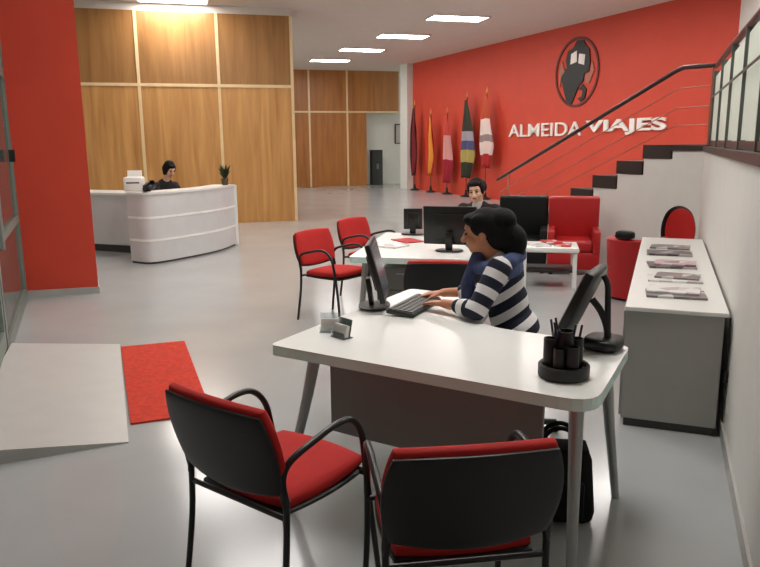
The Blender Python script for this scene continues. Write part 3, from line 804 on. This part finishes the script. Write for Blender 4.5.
# second screen, leaning, with a looped stand, at the corner of the near desk
t = thing('monitor', 'leaning black monitor with looped stand seen edge-on at the desk corner', 'monitor', d1(1.275, .70), facing(-.87, .49), 'black flat monitors')
Mx = T(0, .045, .19) @ R('X', 24)
b = BM(); box(b, V3((0, 0, 0)), (.30, .042, .37), None, .012)
for v in b.verts: v.co = Mx @ v.co
obj('housing', b, M['black_plastic'], t, True)
b = BM(); box(b, V3((0, .022, 0)), (.26, .003, .32))
for v in b.verts: v.co = Mx @ v.co
obj('screen', b, M['far_black'], t)
b = BM(); pad(b, .20, .17, .05, T(0, -.07, .027), k=.7, n=10, crown=.3); obj('base', b, M['black_plastic'], t, True)
obj('stand_loop', tube_bm(curve_pts([(0, -.055, .33), (0, -.075, .29), (0, -.08, .2), (0, -.085, .1), (0, -.085, .03)], 6), .014), M['black_plastic'], t, True)
obj('stand_arm', tube_bm(curve_pts([(0, -.01, .22), (0, -.05, .17), (0, -.08, .10), (0, -.09, .03)], 6), .016), M['black_plastic'], t, True)

# keyboard and mouse
kb = thing('keyboard', 'grey keyboard under the hands of the woman in stripes', 'keyboard', d1(.235, .97, .746), facing(-.90, .42))
obj('base', box_bm((0, 0, .012), (.43, .16, .022), R('X', 4).to_3x3(), .005), M['key_base'], kb, True)
b = BM()
for r_ in range(5):
    for c_ in range(15):
        box(b, V3((-.196+c_*.028, -.058+r_*.029, .027+(-.058+r_*.029)*.07)), (.023, .024, .008))
ko = obj('keys', b, M['key'], kb)
# acrylic card holders at the visitor corner
def card_holder(label, p, rz):
    t = thing('card_holder', label, 'card holder', p, rz, 'clear card holders on the near desk')
    b = BM()
    box(b, V3((0, 0, .002)), (.10, .06, .004)); box(b, V3((0, .018, .045)), (.10, .003, .09), R('X', -12).to_3x3()); box(b, V3((0, -.026, .016)), (.10, .003, .03))
    obj('stand', b, M['acrylic'], t)
    obj('card_stack', box_bm((0, .002, .034), (.088, .02, .056), R('X', -12).to_3x3(), .001), mat('card_grey', (226, 224, 218), .6), t)
    return t
card_holder('clear acrylic holder with cards closest to the desk tip', d1(.11, .33), a1+.5)
card_holder('clear acrylic holder with cards nearer the keyboard', d1(.22, .27), a1-.3)

# desk organiser
og = thing('desk_organiser', 'round black desk organiser full of pens near the desk edge', 'pen holder', d1(1.31, .235), .3)
b = BM(); lathe(b, [(0, 0), (.094, 0), (.1, .006), (.1, .048), (.094, .054), (.086, .052), (.084, .034), (.0, .034)], 32); obj('base', b, M['black_plastic'], og, True)
cups = [(0, 0, .036, .15), (.052, .0, .028, .115), (-.05, .02, .028, .12), (.01, .056, .028, .13), (.0, -.054, .028, .10), (-.045, -.035, .022, .09)]
for cx, cy, r_, h in cups:
    b = BM(); lathe(b, [(0, .035), (r_, .035), (r_, .035+h), (r_-.004, .035+h), (r_-.004, .05), (0, .05)], 16, (cx, cy, 0)); obj('cup', b, M['black_plastic'], og, True)
pens = [(-.06, .02, .20, .25, -.03, .02), (.0, .01, .235, -.03, .02, 0), (.012, -.01, .22, .02, -.02, 1), (.056, .01, .2, .03, .02, 0), (.0, .06, .215, -.02, .03, 1), (-.012, .012, .225, -.03, -.01, 0)]
for i, (cx, cy, h, dx, dy, c_) in enumerate(pens):
    dx = max(-.03, min(.03, dx))
    pen = obj('pen', tube_bm([(0, 0, 0), (dx, dy, h-.056)], .0048, 8), M['pen_blue'] if c_ else M['pen_black'], None, True, d1(1.31, .235)+Matrix.Rotation(.3, 3, 'Z') @ V3((cx*.95, cy*.95, .051)))
    tag(pen, 'dark pen standing in the round black desk organiser', 'pen', 'pens in the desk organiser')

# black bag under the desk
bg = thing('bag', 'soft black bag slumped on the floor under the desk corner', 'bag', d1(1.20, .42, 0)+V3((.06, 0.03, 0)), a1+.4)
b = BM(); box(b, V3((0, 0, .17)), (.30, .17, .34), None, .05, 3)
for v in b.verts:
    f = v.co.z/.34; v.co.x *= 1.05-.2*f+.05*math.sin(9*v.co.z+3*v.co.y); v.co.y *= 1.1-.35*f
obj('body', b, M['black_fabric'], bg, True)
obj('front_pocket', box_bm((0, -.105, .13), (.2, .04, .18), None, .018), M['black_fabric'], bg, True)
for y in (-.03, .03): obj('handle', tube_bm(curve_pts([(-.08, y, .32), (-.06, y, .40), (.0, y, .43), (.06, y, .40), (.08, y, .32)], 5), .010), M['black_fabric'], bg, True)
obj('flap', box_bm((0, 0, .335), (.24, .12, .025), None, .01), M['black_fabric'], bg, True)

# papers on the far desk
def magazine(name, label, cat, p, rz, w, h, th, m, group):
    o = obj(name, box_bm((0, 0, th/2), (w, h, th), None, .0015, 1), [m], None, False, p, rz)
    pg = obj('pages', box_bm((0.001, 0, th/2), (w-.002, h-.004, th*.55)), M['paper'], o)
    return tag(o, label, cat, group)
magazine('brochure', 'red brochure lying on the far desk in front of the small monitor', 'brochure', d2(.62, .33), .5, .21, .29, .008, M['paper_red'], 'papers on the far desk')
magazine('brochure', 'pale sheet stack beside the red brochure on the far desk', 'brochure', d2(.98, .22), .9, .21, .29, .01, M['mag_white'], 'papers on the far desk')

# ------------------------------------------------------------------ long cabinet along the half wall
cd = SW; cn = V3((SW.y, -SW.x, 0))
cb0 = V3((1.416, 3.966, 0))
cab = thing('sideboard', 'long low grey cabinet with white top along the white half wall', 'cabinet', cb0, math.atan2(cn.y, cn.x))
LC, WC = 3.18, .51
obj('body', box_bm((WC/2, LC/2, .375), (WC, LC, .65), None, .004), M['cab_grey'], cab)
obj('plinth', box_bm((WC/2, LC/2, .025), (WC-.03, LC-.03, .05)), M['kick'], cab)
obj('top', box_bm((WC/2+.005, LC/2, .712), (WC+.03, LC+.03, .025), None, .005), M['white'], cab)
for k in range(4):
    d = obj('door', box_bm((-.008, .02+(LC-.04)/4*(k+.5), .375), (.016, (LC-.04)/4-.006, .63), None, .002), M['cab_grey'], cab)
    obj('handle', box_bm((-.022, .02+(LC-.04)/4*(k+.5)+.3, .5), (.012, .012, .12)), M['silver'], d)
# cable with plug on the wall side of the cabinet
cv = thing('power_cable', 'black cable with plug hanging between cabinet and white wall', 'cable', cb0+cn*(WC+.027)-cd*.005)
obj('cord', tube_bm(curve_pts([(0, 0, .70), (.002, 0, .5), (0, .0, .3), (.0, 0, .2), (0, 0, .11)], 5), .0045, 8), M['black_plastic'], cv, True)
obj('plug', box_bm((0, 0, .36), (.020, .03, .07), None, .008), M['black_plastic'], cv, True)
def cbp(s, w, z=.7255): return cb0+cd*s+cn*w+V3((0, 0, z))
ca = math.atan2(cn.y, cn.x)
mags = [
    (.40, .26, .05, .34, .23, .014, 'mag_grey', 'grey covered magazine closest to the front end of the long cabinet top'),
    (.46, .25, -.08, .30, .21, .012, 'mag_white', 'pale magazine lying on the grey one nearest the cabinet front'),
    (.92, .26, .04, .34, .22, .012, 'mag_white', 'white magazine between the front pile and the pink one'),
    (.98, .28, -.10, .28, .20, .01, 'mag_grey', 'grey magazine half covering the white one on the cabinet'),
    (1.50, .24, .10, .33, .25, .014, 'mag_dark', 'dark magazine under the pink one on the cabinet top'),
    (1.53, .27, -.05, .29, .21, .012, 'mag_pink', 'pink magazine in the middle of the cabinet top'),
    (2.12, .23, .02, .35, .24, .016, 'mag_dark', 'dark magazine on the cabinet top before the corner chair'),
    (2.50, .24, -.06, .32, .23, .014, 'mag_grey', 'grey pink magazine at the far end of the cabinet top'),
]
for i, (s, w, a, ww, hh, th, mm, lab) in enumerate(mags):
    z = .7255+({1: .0145, 3: .0125, 5: .0145}.get(i, 0))
    magazine('magazine', lab, 'magazine', cbp(s, w, z), ca+a, ww, hh, th, M[mm], 'magazines on the long cabinet')

# ------------------------------------------------------------------ waiting area
def make_armchair(label, loc_, rz, m):
    t = thing('armchair', label, 'armchair', loc_, rz, 'boxy leather armchairs before the stair')
    obj('base', box_bm((0, 0, .18), (.64, .64, .22), None, .02), m, t, True)
    obj('seat_cushion', box_bm((0, -.03, .36), (.46, .58, .14), None, .035, 3), m, t, True)
    obj('backrest', box_bm((0, .27, .62), (.64, .14, .66), R('X', 4).to_3x3(), .03, 3), m, t, True)
    for s in (-1, 1): obj('armrest', box_bm((s*.275, -.03, .41), (.09, .60, .30), None, .025, 3), m, t, True)
    for sx in (-1, 1):
        for sy in (-1, 1): obj('leg', box_bm((sx*.27, sy*.27, .035), (.05, .05, .07)), M['black_metal'], t)
    return t
make_armchair('red boxy armchair against the white stair wall', (2.50, 9.10, 0), math.radians(-14), M['red_leather'])
make_armchair('black boxy armchair beside the red one', (1.88, 9.30, 0), math.radians(-14), M['black_leather'])
ct = thing('coffee_table', 'low white coffee table with dark lower shelf before the armchairs', 'table', (1.98, 8.2, 0), math.radians(-12))
obj('top', box_bm((0, 0, .45), (.64, .54, .06), None, .015), M['white'], ct, True)
obj('shelf', box_bm((0, 0, .20), (.54, .42, .03), None, .004), M['far_black'], ct)
for sx in (-1, 1):
    for sy in (-1, 1): obj('leg', box_bm((sx*.28, sy*.22, .214), (.045, .045, .428), None, .004), M['white'], ct)
cz = .481
for (x, y, a, mm, lab) in ((1.84, 8.14, .3, 'mag_white', 'pale magazine on the low white coffee table'), (2.11, 8.10, -.3, 'mag_red', 'red covered magazine beside the pale one on the coffee table'), (2.02, 8.30, .1, 'mag_red', 'red covered magazine at the back of the coffee table')):
    magazine('magazine', lab, 'magazine', (x, y, cz+(.0135 if 'back' in lab else 0)), a, .19, .26, .012, M[mm], 'magazines on the coffee table')

# swivel stools for the two clerks
def make_stool(label, loc_, h):
    t = thing('swivel_stool', label, 'stool', loc_, .3, 'black swivel stools at the desks')
    b = BM(); lathe(b, [(0, h-.07), (.17, h-.07), (.2, h-.05), (.205, h-.02), (.18, h), (0, h)], 28); obj('seat', b, M['black_fabric'], t, True)
    obj('column', tube_bm([(0, 0, .08), (0, 0, h-.06)], .025), M['black_metal'], t, True)
    for k in range(5):
        a = 2*PI*k/5; c, s = math.cos(a), math.sin(a)
        lg = obj('leg', tube_bm([(0, 0, .10), (c*.26, s*.26, .065)], [.024, .016]), M['black_plastic'], t, True)
        b = BM(); r = bmesh.ops.create_uvsphere(b, u_segments=12, v_segments=8, radius=.028)
        for v in b.verts: v.co = V3((v.co.x, v.co.y, v.co.z))+V3((c*.26, s*.26, .029))
        obj('caster', b, M['black_plastic'], lg, True)
    return t

# ------------------------------------------------------------------ people
def capsule(bm_, p0, r0, p1, r1, seg=14):
    p0, p1 = V3(p0), V3(p1); t_ = (p1-p0); L = t_.length
    if L < 1e-6: t_ = V3((0, 0, 1)); L = 1e-6
    t_ = t_.normalized(); u = t_.orthogonal().normalized(); w = t_.cross(u)
    prof = []
    for k in range(1, 5):
        a = -PI/2+PI/2*k/4.; prof.append((r0*math.cos(a), r0*math.sin(a)))
    for k in range(0, 4):
        a = PI/2*k/4.; prof.append((r1*math.cos(a), L+r1*math.sin(a)))
    rings = [[bm_.verts.new(p0+t_*z+(u*math.cos(2*PI*k/seg)+w*math.sin(2*PI*k/seg))*r) for k in range(seg)] for r, z in prof]
    a0 = bm_.verts.new(p0-t_*r0); a1_ = bm_.verts.new(p1+t_*r1)
    for a, b in zip(rings, rings[1:]):
        for k in range(seg): bm_.faces.new((a[k], a[(k+1) % seg], b[(k+1) % seg], b[k]))
    for k in range(seg):
        bm_.faces.new((a0, rings[0][(k+1) % seg], rings[0][k])); bm_.faces.new((a1_, rings[-1][k], rings[-1][(k+1) % seg]))

def ell(bm_, M4, c, r):
    rr = bmesh.ops.create_uvsphere(bm_, u_segments=20, v_segments=14, radius=1)
    for v in rr['verts']: v.co = M4 @ V3((c[0]+v.co.x*r[0], c[1]+v.co.y*r[1], c[2]+v.co.z*r[2]))

def union(name, bm_, voxel, m, parent, smooth=3):
    bmesh.ops.recalc_face_normals(bm_, faces=bm_.faces[:])
    me = bpy.data.meshes.new(name); bm_.to_mesh(me); bm_.free()
    tmp = bpy.data.objects.new(name, me); COL.objects.link(tmp)
    md = tmp.modifiers.new('r', 'REMESH'); md.mode = 'VOXEL'; md.voxel_size = voxel
    dg = bpy.context.evaluated_depsgraph_get()
    m2 = bpy.data.meshes.new_from_object(tmp.evaluated_get(dg))
    bpy.data.objects.remove(tmp); bpy.data.meshes.remove(me)
    b = bmesh.new(); b.from_mesh(m2); bpy.data.meshes.remove(m2)
    for _ in range(smooth): bmesh.ops.smooth_vert(b, verts=b.verts[:], factor=.5, use_axis_x=True, use_axis_y=True, use_axis_z=True)
    o = obj(name, b, m, parent, False)
    for p in o.data.polygons: p.use_smooth = True
    return o

def basis(fwd, upv):
    f = V3(fwd).normalized(); u = V3(upv); u = (u-f*u.dot(f)).normalized(); x = f.cross(u)
    m = Matrix.Identity(4)
    for i in range(3): m[i][0] = x[i]; m[i][1] = f[i]; m[i][2] = u[i]
    return m

def head_prims(b, H, k=1.):
    for c, r in (((0, -.012, .025), (.074, .094, .098)), ((0, .022, -.03), (.060, .068, .072)), ((0, .045, -.072), (.036, .036, .032)),
                 ((0, .066, .038), (.05, .022, .03)), ((.034, .052, -.025), (.03, .03, .03)), ((-.034, .052, -.025), (.03, .03, .03)),
                 ((.076, -.008, -.008), (.011, .020, .032)), ((-.076, -.008, -.008), (.011, .020, .032)), ((0, .078, -.052), (.022, .014, .016))):
        ell(b, H, c, r)
    capsule(b, H @ V3((0, .085, .018)), .009, H @ V3((0, .108, -.022)), .0125, 10)
    ell(b, H, (.011, .098, -.026), (.009, .010, .008)); ell(b, H, (-.011, .098, -.026), (.009, .010, .008))

def hand_prims(b, wrist, d, upn, thumb, curl=.6):
    """d: pointing direction, upn: back of hand, thumb: +1 / -1 side"""
    d = V3(d).normalized(); n = V3(upn); n = (n-d*n.dot(d)).normalized(); s = d.cross(n)
    wrist = V3(wrist)
    for k in (-1.5, -.5, .5, 1.5): capsule(b, wrist+s*k*.010, .015, wrist+d*.082+s*k*.0195, .0115, 10)
    for k, l in ((-1.5, .064), (-.5, .074), (.5, .078), (1.5, .070)):
        k_ = k*thumb
        p = wrist+d*.084+s*k*.0205
        kk = {(-1.5): 0, (-.5): 1, (.5): 2, (1.5): 3}[k_]
        l = (.056, .072, .078, .070)[kk]
        e1 = (d*math.cos(.25*curl)-n*math.sin(.25*curl)); q1 = p+e1*l*.5
        e2 = (d*math.cos(.9*curl)-n*math.sin(.9*curl)); q2 = q1+e2*l*.3
        e3 = (d*math.cos(1.4*curl)-n*math.sin(1.4*curl)); q3 = q2+e3*l*.22
        capsule(b, p, .0088, q1, .0082, 8); capsule(b, q1, .0082, q2, .0075, 8); capsule(b, q2, .0075, q3, .0065, 8)
    p = wrist+d*.025+s*thumb*.022; q = p+(d*.75+s*thumb*.65-n*.2).normalized()*.042; r = q+(d*.95+s*thumb*.2-n*.25).normalized()*.03
    capsule(b, p, .0125, q, .010, 8); capsule(b, q, .010, r, .0078, 8)

def person(label, base, J, skin, top_mat, hair_fn, extras=None, stripes=False, trousers=True, vox=.0045, thumbs=(1, -1), group=None):
    base = V3(base)
    t = thing('person', label, 'person', base)
    J = {k: (V3(v)-base if k not in ('hf', 'hu', 'fw') else V3(v)) for k, v in J.items()}
    H = T(*J['head']) @ basis(J['hf'], J['hu'])
    fw = J['fw'].normalized(); left = V3((-fw.y, fw.x, 0))
    chest = basis(fw, (J['neck']-J['pelvis']))
    b = BM()
    head_prims(b, H)
    capsule(b, J['neck']-V3((0, 0, .03)), .058, H @ V3((0, -.022, -.055)), .05)
    mid = (J['neck']+J['pelvis'])/2
    ch_ = J['pelvis'].lerp(J['neck'], .72); wa = J['pelvis'].lerp(J['neck'], .36)
    ell(b, T(*ch_) @ chest, (0, 0, 0), (.145, .098, .16)); ell(b, T(*wa) @ chest, (0, 0, 0), (.125, .095, .16)); ell(b, T(*J['pelvis']) @ chest, (0, -.005, .02), (.16, .12, .13))
    capsule(b, J['shL'], .055, J['shR'], .055)
    for s in 'LR':
        capsule(b, J['sh'+s], .05, J['el'+s], .038); capsule(b, J['el'+s], .038, J['wr'+s], .025)
        capsule(b, J['hip'+s], .085, J['kn'+s], .058); capsule(b, J['kn'+s], .056, J['an'+s], .036)
        capsule(b, J['an'+s]+V3((0, 0, -.03)), .034, J['an'+s]+fw*.14+V3((0, 0, -.045)), .026)
    for s, th in (('L', thumbs[0]), ('R', thumbs[1])):
        dd = (J['hd'+s]-J['wr'+s]); hand_prims(b, J['wr'+s], dd, V3((0, 0, 1)), th)
    union('body', b, vox, skin, t)
    # face
    for s in (-1, 1):
        b = BM(); ell(b, H, (s*.031, .081, .014), (.013, .008, .007)); obj('eye', b, M['eye'], t, True)
        b = BM(); capsule(b, H @ V3((s*.018, .091, .036)), .003, H @ V3((s*.046, .078, .036)), .0025, 8); obj('eyebrow', b, M['hair'], t, True)
    b = BM(); ell(b, H, (0, .0895, -.052), (.021, .006, .0065)); obj('mouth', b, M['lips'], t, True)
    # top
    b = BM()
    ell(b, T(*ch_) @ chest, (0, 0, 0), (.160, .114, .172)); ell(b, T(*wa) @ chest, (0, 0, 0), (.145, .112, .17)); ell(b, T(*J['pelvis']) @ chest, (0, -.005, .04), (.175, .135, .13))
    capsule(b, J['shL']-V3((0, 0, .004)), .064, J['shR']-V3((0, 0, .004)), .064)
    cuff = {s: J['el'+s].lerp(J['wr'+s], .52 if stripes else .9) for s in 'LR'}
    for s in 'LR':
        capsule(b, J['sh'+s], .066, J['el'+s], .056); capsule(b, J['el'+s], .056, cuff[s], .044)
    top = union('sweater' if stripes else 'jacket', b, .007, top_mat, t, 4)
    if stripes:
        me = top.data
        at = me.attributes.new('stripe', 'FLOAT', 'POINT')
        ax = ((J['neck']-J['pelvis']).normalized()+fw*.42).normalized(); side_out = V3((left.x, left.y, 0))
        def seg(p, a, c):
            d = c-a; k = (p-a).dot(d)/d.length_squared; kc = max(0, min(1, k)); return (p-(a+d*kc)).length, k*d.length
        for i, v in enumerate(me.vertices):
            p = v.co
            best = None
            for s in 'LR':
                d1_, k1 = seg(p, J['sh'+s], J['el'+s]); d2_, k2 = seg(p, J['el'+s], J['wr'+s])
                k2 += (J['el'+s]-J['sh'+s]).length
                for d_, k_ in ((d1_-.064, k1), (d2_-.05, k2)):
                    if best is None or d_ < best[0]: best = (d_, k_)
            lx = chest.to_3x3().transposed() @ (p-ch_)
            dt = (abs(lx.x)-.115)
            if best[0] < .02 and dt > 0: val = best[1]+.5-.03
            else: val = .5+(J['neck']-p).dot(ax)-.075
            at.data[i].value = val
    if trousers:
        b = BM()
        ell(b, T(*J['pelvis']) @ chest, (0, -.005, .0), (.172, .132, .12))
        for s in 'LR':
            capsule(b, J['hip'+s], .095, J['kn'+s], .070); capsule(b, J['kn'+s], .068, J['an'+s]+V3((0, 0, .04)), .055)
        union('trousers', b, .009, M['trousers'], t, 3)
        for s in 'LR':
            b = BM(); capsule(b, J['an'+s]+V3((0, 0, -.035))-fw*.02, .044, J['an'+s]+fw*.16+V3((0, 0, -.045)), .036)
            bmesh.ops.bisect_plane(b, geom=b.verts[:]+b.edges[:]+b.faces[:], plane_co=(0, 0, J['an'+s].z-.078), plane_no=(0, 0, -1), clear_outer=True)
            obj('shoe', b, M['shoe'], t, True)
    hair_fn(t, H)
    if extras: extras(t, H, J, chest, ch_, fw, left)
    return t

# --- woman in stripes at the near desk
def hair_woman(t, H):
    b = BM()
    ell(b, H, (0, -.028, .042), (.088, .098, .098))
    ell(b, H, (0, .045, .085), (.062, .045, .035)); ell(b, H, (0, -.11, .05), (.075, .085, .075))
    ell(b, H, (.062, .0, .055), (.028, .05, .06)); ell(b, H, (-.062, .0, .055), (.028, .05, .06))
    ell(b, H, (0, -.085, -.01), (.085, .075, .095)); ell(b, H, (0, -.125, -.02), (.075, .075, .09)); ell(b, H, (0, -.165, -.06), (.075, .07, .09)); ell(b, H, (0, -.155, -.1), (.07, .065, .085)); ell(b, H, (0, -.125, -.14), (.055, .045, .06))
    union('hair', b, .006, M['hair'], t, 9)
def scarf(t, H, J, chest, ch_, fw, left):
    b = BM(); nk = J['neck']
    n = 16; pts = []
    for i in range(n):
        a = 2*PI*i/n; pts.append(nk+(fw*math.cos(a)*.105+left*math.sin(a)*.135)+V3((0, 0, -.012-.03*math.cos(a)-.03*abs(math.sin(a)))))
    for i in range(n): capsule(b, pts[i], .042+.006*math.sin(i*2.3), pts[(i+1) % n], .042+.006*math.sin((i+1)*2.3), 10)
    ell(b, T(*(nk-V3((0, 0, .055)))) @ chest, (0, -.03, -.01), (.17, .105, .075))
    for s, l in ((.05, .30), (-.02, .26)):
        p0 = nk+fw*.11+left*s; p1 = nk+fw*.165+left*s*1.3-V3((0, 0, l*.5)); p2 = nk+fw*.15+left*s*1.2-V3((0, 0, l))
        capsule(b, p0, .034, p1, .030, 10); capsule(b, p1, .030, p2, .036, 10)
    union('scarf', b, .007, M['scarf'], t, 3)
WB = V3((.74, 3.80, 0)); fww = V3((-.94, .34, 0)).normalized(); lw = V3((-fww.y, fww.x, 0))
JW = dict(pelvis=WB+V3((0, 0, .60)), neck=V3((.645, 3.805, 1.045)), head=V3((.55, 3.80, 1.17)), hf=V3((-.95, .22, -.16)), hu=V3((-.12, 0, 1)), fw=fww,
          shL=V3((.675, 3.79, 1.005))+lw*.165, shR=V3((.675, 3.79, 1.005))-lw*.165,
          elL=V3((.50, 3.575, .80)), wrL=V3((.345, 3.76, .795)), hdL=V3((.255, 3.85, .785)),
          elR=V3((.60, 3.99, .81)), wrR=V3((.365, 4.02, .80)), hdR=V3((.24, 4.04, .785)),
          hipL=WB+lw*.09+V3((0, 0, .545)), hipR=WB-lw*.09+V3((0, 0, .545)),
          knL=WB+fww*.40+lw*.11+V3((0, 0, .52)), knR=WB+fww*.40-lw*.11+V3((0, 0, .52)),
          anL=WB+fww*.34+lw*.11+V3((0, 0, .085)), anR=WB+fww*.34-lw*.11+V3((0, 0, .085)))
person('woman in a navy and white striped sweater with blue scarf typing at the near desk', WB, JW, M['skin'], M['sweater'], hair_woman, scarf, True, thumbs=(1, -1))
make_stool('black swivel stool under the woman in stripes', WB-fww*.02, .455)

# --- woman behind the far desk
def hair_far(t, H):
    b = BM()
    ell(b, H, (0, -.026, .042), (.087, .094, .094)); ell(b, H, (0, .04, .09), (.06, .045, .03))
    ell(b, H, (.068, -.005, .03), (.022, .05, .07)); ell(b, H, (-.068, -.005, .03), (.022, .05, .07)); ell(b, H, (0, -.12, .03), (.05, .05, .05))
    ell(b, H, (-.05, -.06, .03), (.05, .06, .07))
    union('hair', b, .007, M['hair_brown'], t, 2)
def shirt_front(t, H, J, chest, ch_, fw, left):
    b = BM(); ell(b, T(*ch_) @ chest, (0, .075, .02), (.048, .05, .17)); capsule(b, J['neck']+fw*.03, .06, J['neck']+fw*.05-V3((0, 0, .1)), .05, 10)
    union('shirt', b, .008, M['shirt_grey'], t, 2)
PB = V3((1.04, 7.36, 0)); fp = V3((-.42, -.9, 0)).normalized(); lp = V3((-fp.y, fp.x, 0))
JP = dict(pelvis=PB+V3((0, 0, .60)), neck=PB+fp*.05+V3((0, 0, 1.02)), head=PB+fp*.10+V3((-.01, 0, 1.165)), hf=V3((-.38, -.9, -.22)), hu=V3((-.12, 0, 1)), fw=fp,
          shL=PB+fp*.03+lp*.17+V3((0, 0, .975)), shR=PB+fp*.03-lp*.17+V3((0, 0, .975)),
          elL=PB+fp*.14+lp*.22+V3((0, 0, .79)), wrL=PB+fp*.36+lp*.12+V3((0, 0, .79)), hdL=PB+fp*.46+lp*.08+V3((0, 0, .782)),
          elR=PB+fp*.14-lp*.22+V3((0, 0, .79)), wrR=PB+fp*.36-lp*.12+V3((0, 0, .79)), hdR=PB+fp*.46-lp*.08+V3((0, 0, .782)),
          hipL=PB+lp*.09+V3((0, 0, .545)), hipR=PB-lp*.09+V3((0, 0, .545)), knL=PB+fp*.4+lp*.11+V3((0, 0, .52)), knR=PB+fp*.4-lp*.11+V3((0, 0, .52)),
          anL=PB+fp*.36+lp*.11+V3((0, 0, .085)), anR=PB+fp*.36-lp*.11+V3((0, 0, .085)))
person('dark-haired woman in black jacket and pale shirt seated behind the far desk', PB, JP, M['skin_pale'], M['jacket'], hair_far, shirt_front, thumbs=(1, -1))
make_stool('black swivel stool under the woman in black jacket', PB-fp*.02, .455)

# --- dark-haired person bending behind the reception counter
def hair_rec(t, H):
    b = BM(); ell(b, H, (0, -.03, .04), (.092, .10, .1)); ell(b, H, (.0, -.08, -.02), (.08, .06, .10)); ell(b, H, (-.06, -.05, -.12), (.05, .05, .13)); ell(b, H, (0, .04, .09), (.06, .045, .03)); ell(b, H, (.07, -.01, -.01), (.03, .06, .1)); ell(b, H, (-.07, -.01, -.01), (.03, .06, .1))
    union('hair', b, .008, M['hair'], t, 2)
QB = V3((-3.55, 11.85, 0)); fq = V3((.55, -.83, 0)).normalized(); lq = V3((-fq.y, fq.x, 0))
JQ = dict(pelvis=QB+V3((0, 0, .62)), neck=QB+fq*.07+V3((0, 0, 1.08)), head=QB+fq*.16+V3((.05, 0, 1.265)), hf=V3((.6, -.5, -.55)), hu=V3((.3, -.3, 1)), fw=fq,
          shL=QB+fq*.06+lq*.15+V3((0, 0, 1.0)), shR=QB+fq*.06-lq*.15+V3((0, 0, 1.0)),
          elL=QB+fq*.16+lq*.22+V3((0, 0, .84)), wrL=QB+fq*.38+lq*.14+V3((0, 0, .80)), hdL=QB+fq*.46+lq*.10+V3((0, 0, .79)),
          elR=QB+fq*.16-lq*.22+V3((0, 0, .84)), wrR=QB+fq*.38-lq*.14+V3((0, 0, .80)), hdR=QB+fq*.46-lq*.10+V3((0, 0, .79)),
          hipL=QB+lq*.09+V3((0, 0, .565)), hipR=QB-lq*.09+V3((0, 0, .565)), knL=QB+fq*.4+lq*.11+V3((0, 0, .53)), knR=QB+fq*.4-lq*.11+V3((0, 0, .53)),
          anL=QB+fq*.38+lq*.11+V3((0, 0, .085)), anR=QB+fq*.38-lq*.11+V3((0, 0, .085)))
person('dark-haired person in black looking down behind the curved reception counter', QB, JQ, M['skin_pale'], M['jacket'], hair_rec, None, vox=.008)
make_stool('black swivel stool behind the reception counter', QB-fq*.02, .475)

# ------------------------------------------------------------------ world, camera, exposure
w = bpy.data.worlds.new('overcast'); scene.world = w; w.use_nodes = True
bgn = w.node_tree.nodes['Background']; bgn.inputs['Color'].default_value = srgb(206, 216, 206); bgn.inputs['Strength'].default_value = 1.3

F_, PITCH, ROLL = 710., math.atan(140/710.), math.radians(.5)
fwd = V3((0, math.cos(PITCH), -math.sin(PITCH))); rt = V3((1, 0, 0)); upv = rt.cross(fwd)
r2 = rt*math.cos(ROLL)-upv*math.sin(ROLL); u2 = rt*math.sin(ROLL)+upv*math.cos(ROLL)
cam = bpy.data.cameras.new('camera'); co = bpy.data.objects.new('camera', cam); COL.objects.link(co)
mw = Matrix.Identity(4)
for i in range(3): mw[i][0] = r2[i]; mw[i][1] = u2[i]; mw[i][2] = -fwd[i]
mw.translation = V3((0, 0, 1.65)); co.matrix_world = mw
cam.sensor_width = 36; cam.lens = 36*F_/760; cam.clip_end = 100; cam.clip_start = .05
scene.camera = co
vs = scene.view_settings
scene.display_settings.display_device = 'sRGB'
vs.view_transform = 'Standard'; vs.look = 'None'; vs.gamma = 1; vs.use_curve_mapping = False; vs.exposure = 1.05
scene.cycles.max_bounces = 8; scene.cycles.diffuse_bounces = 5; scene.cycles.use_denoising = True
scene.cycles.sample_clamp_indirect = 6
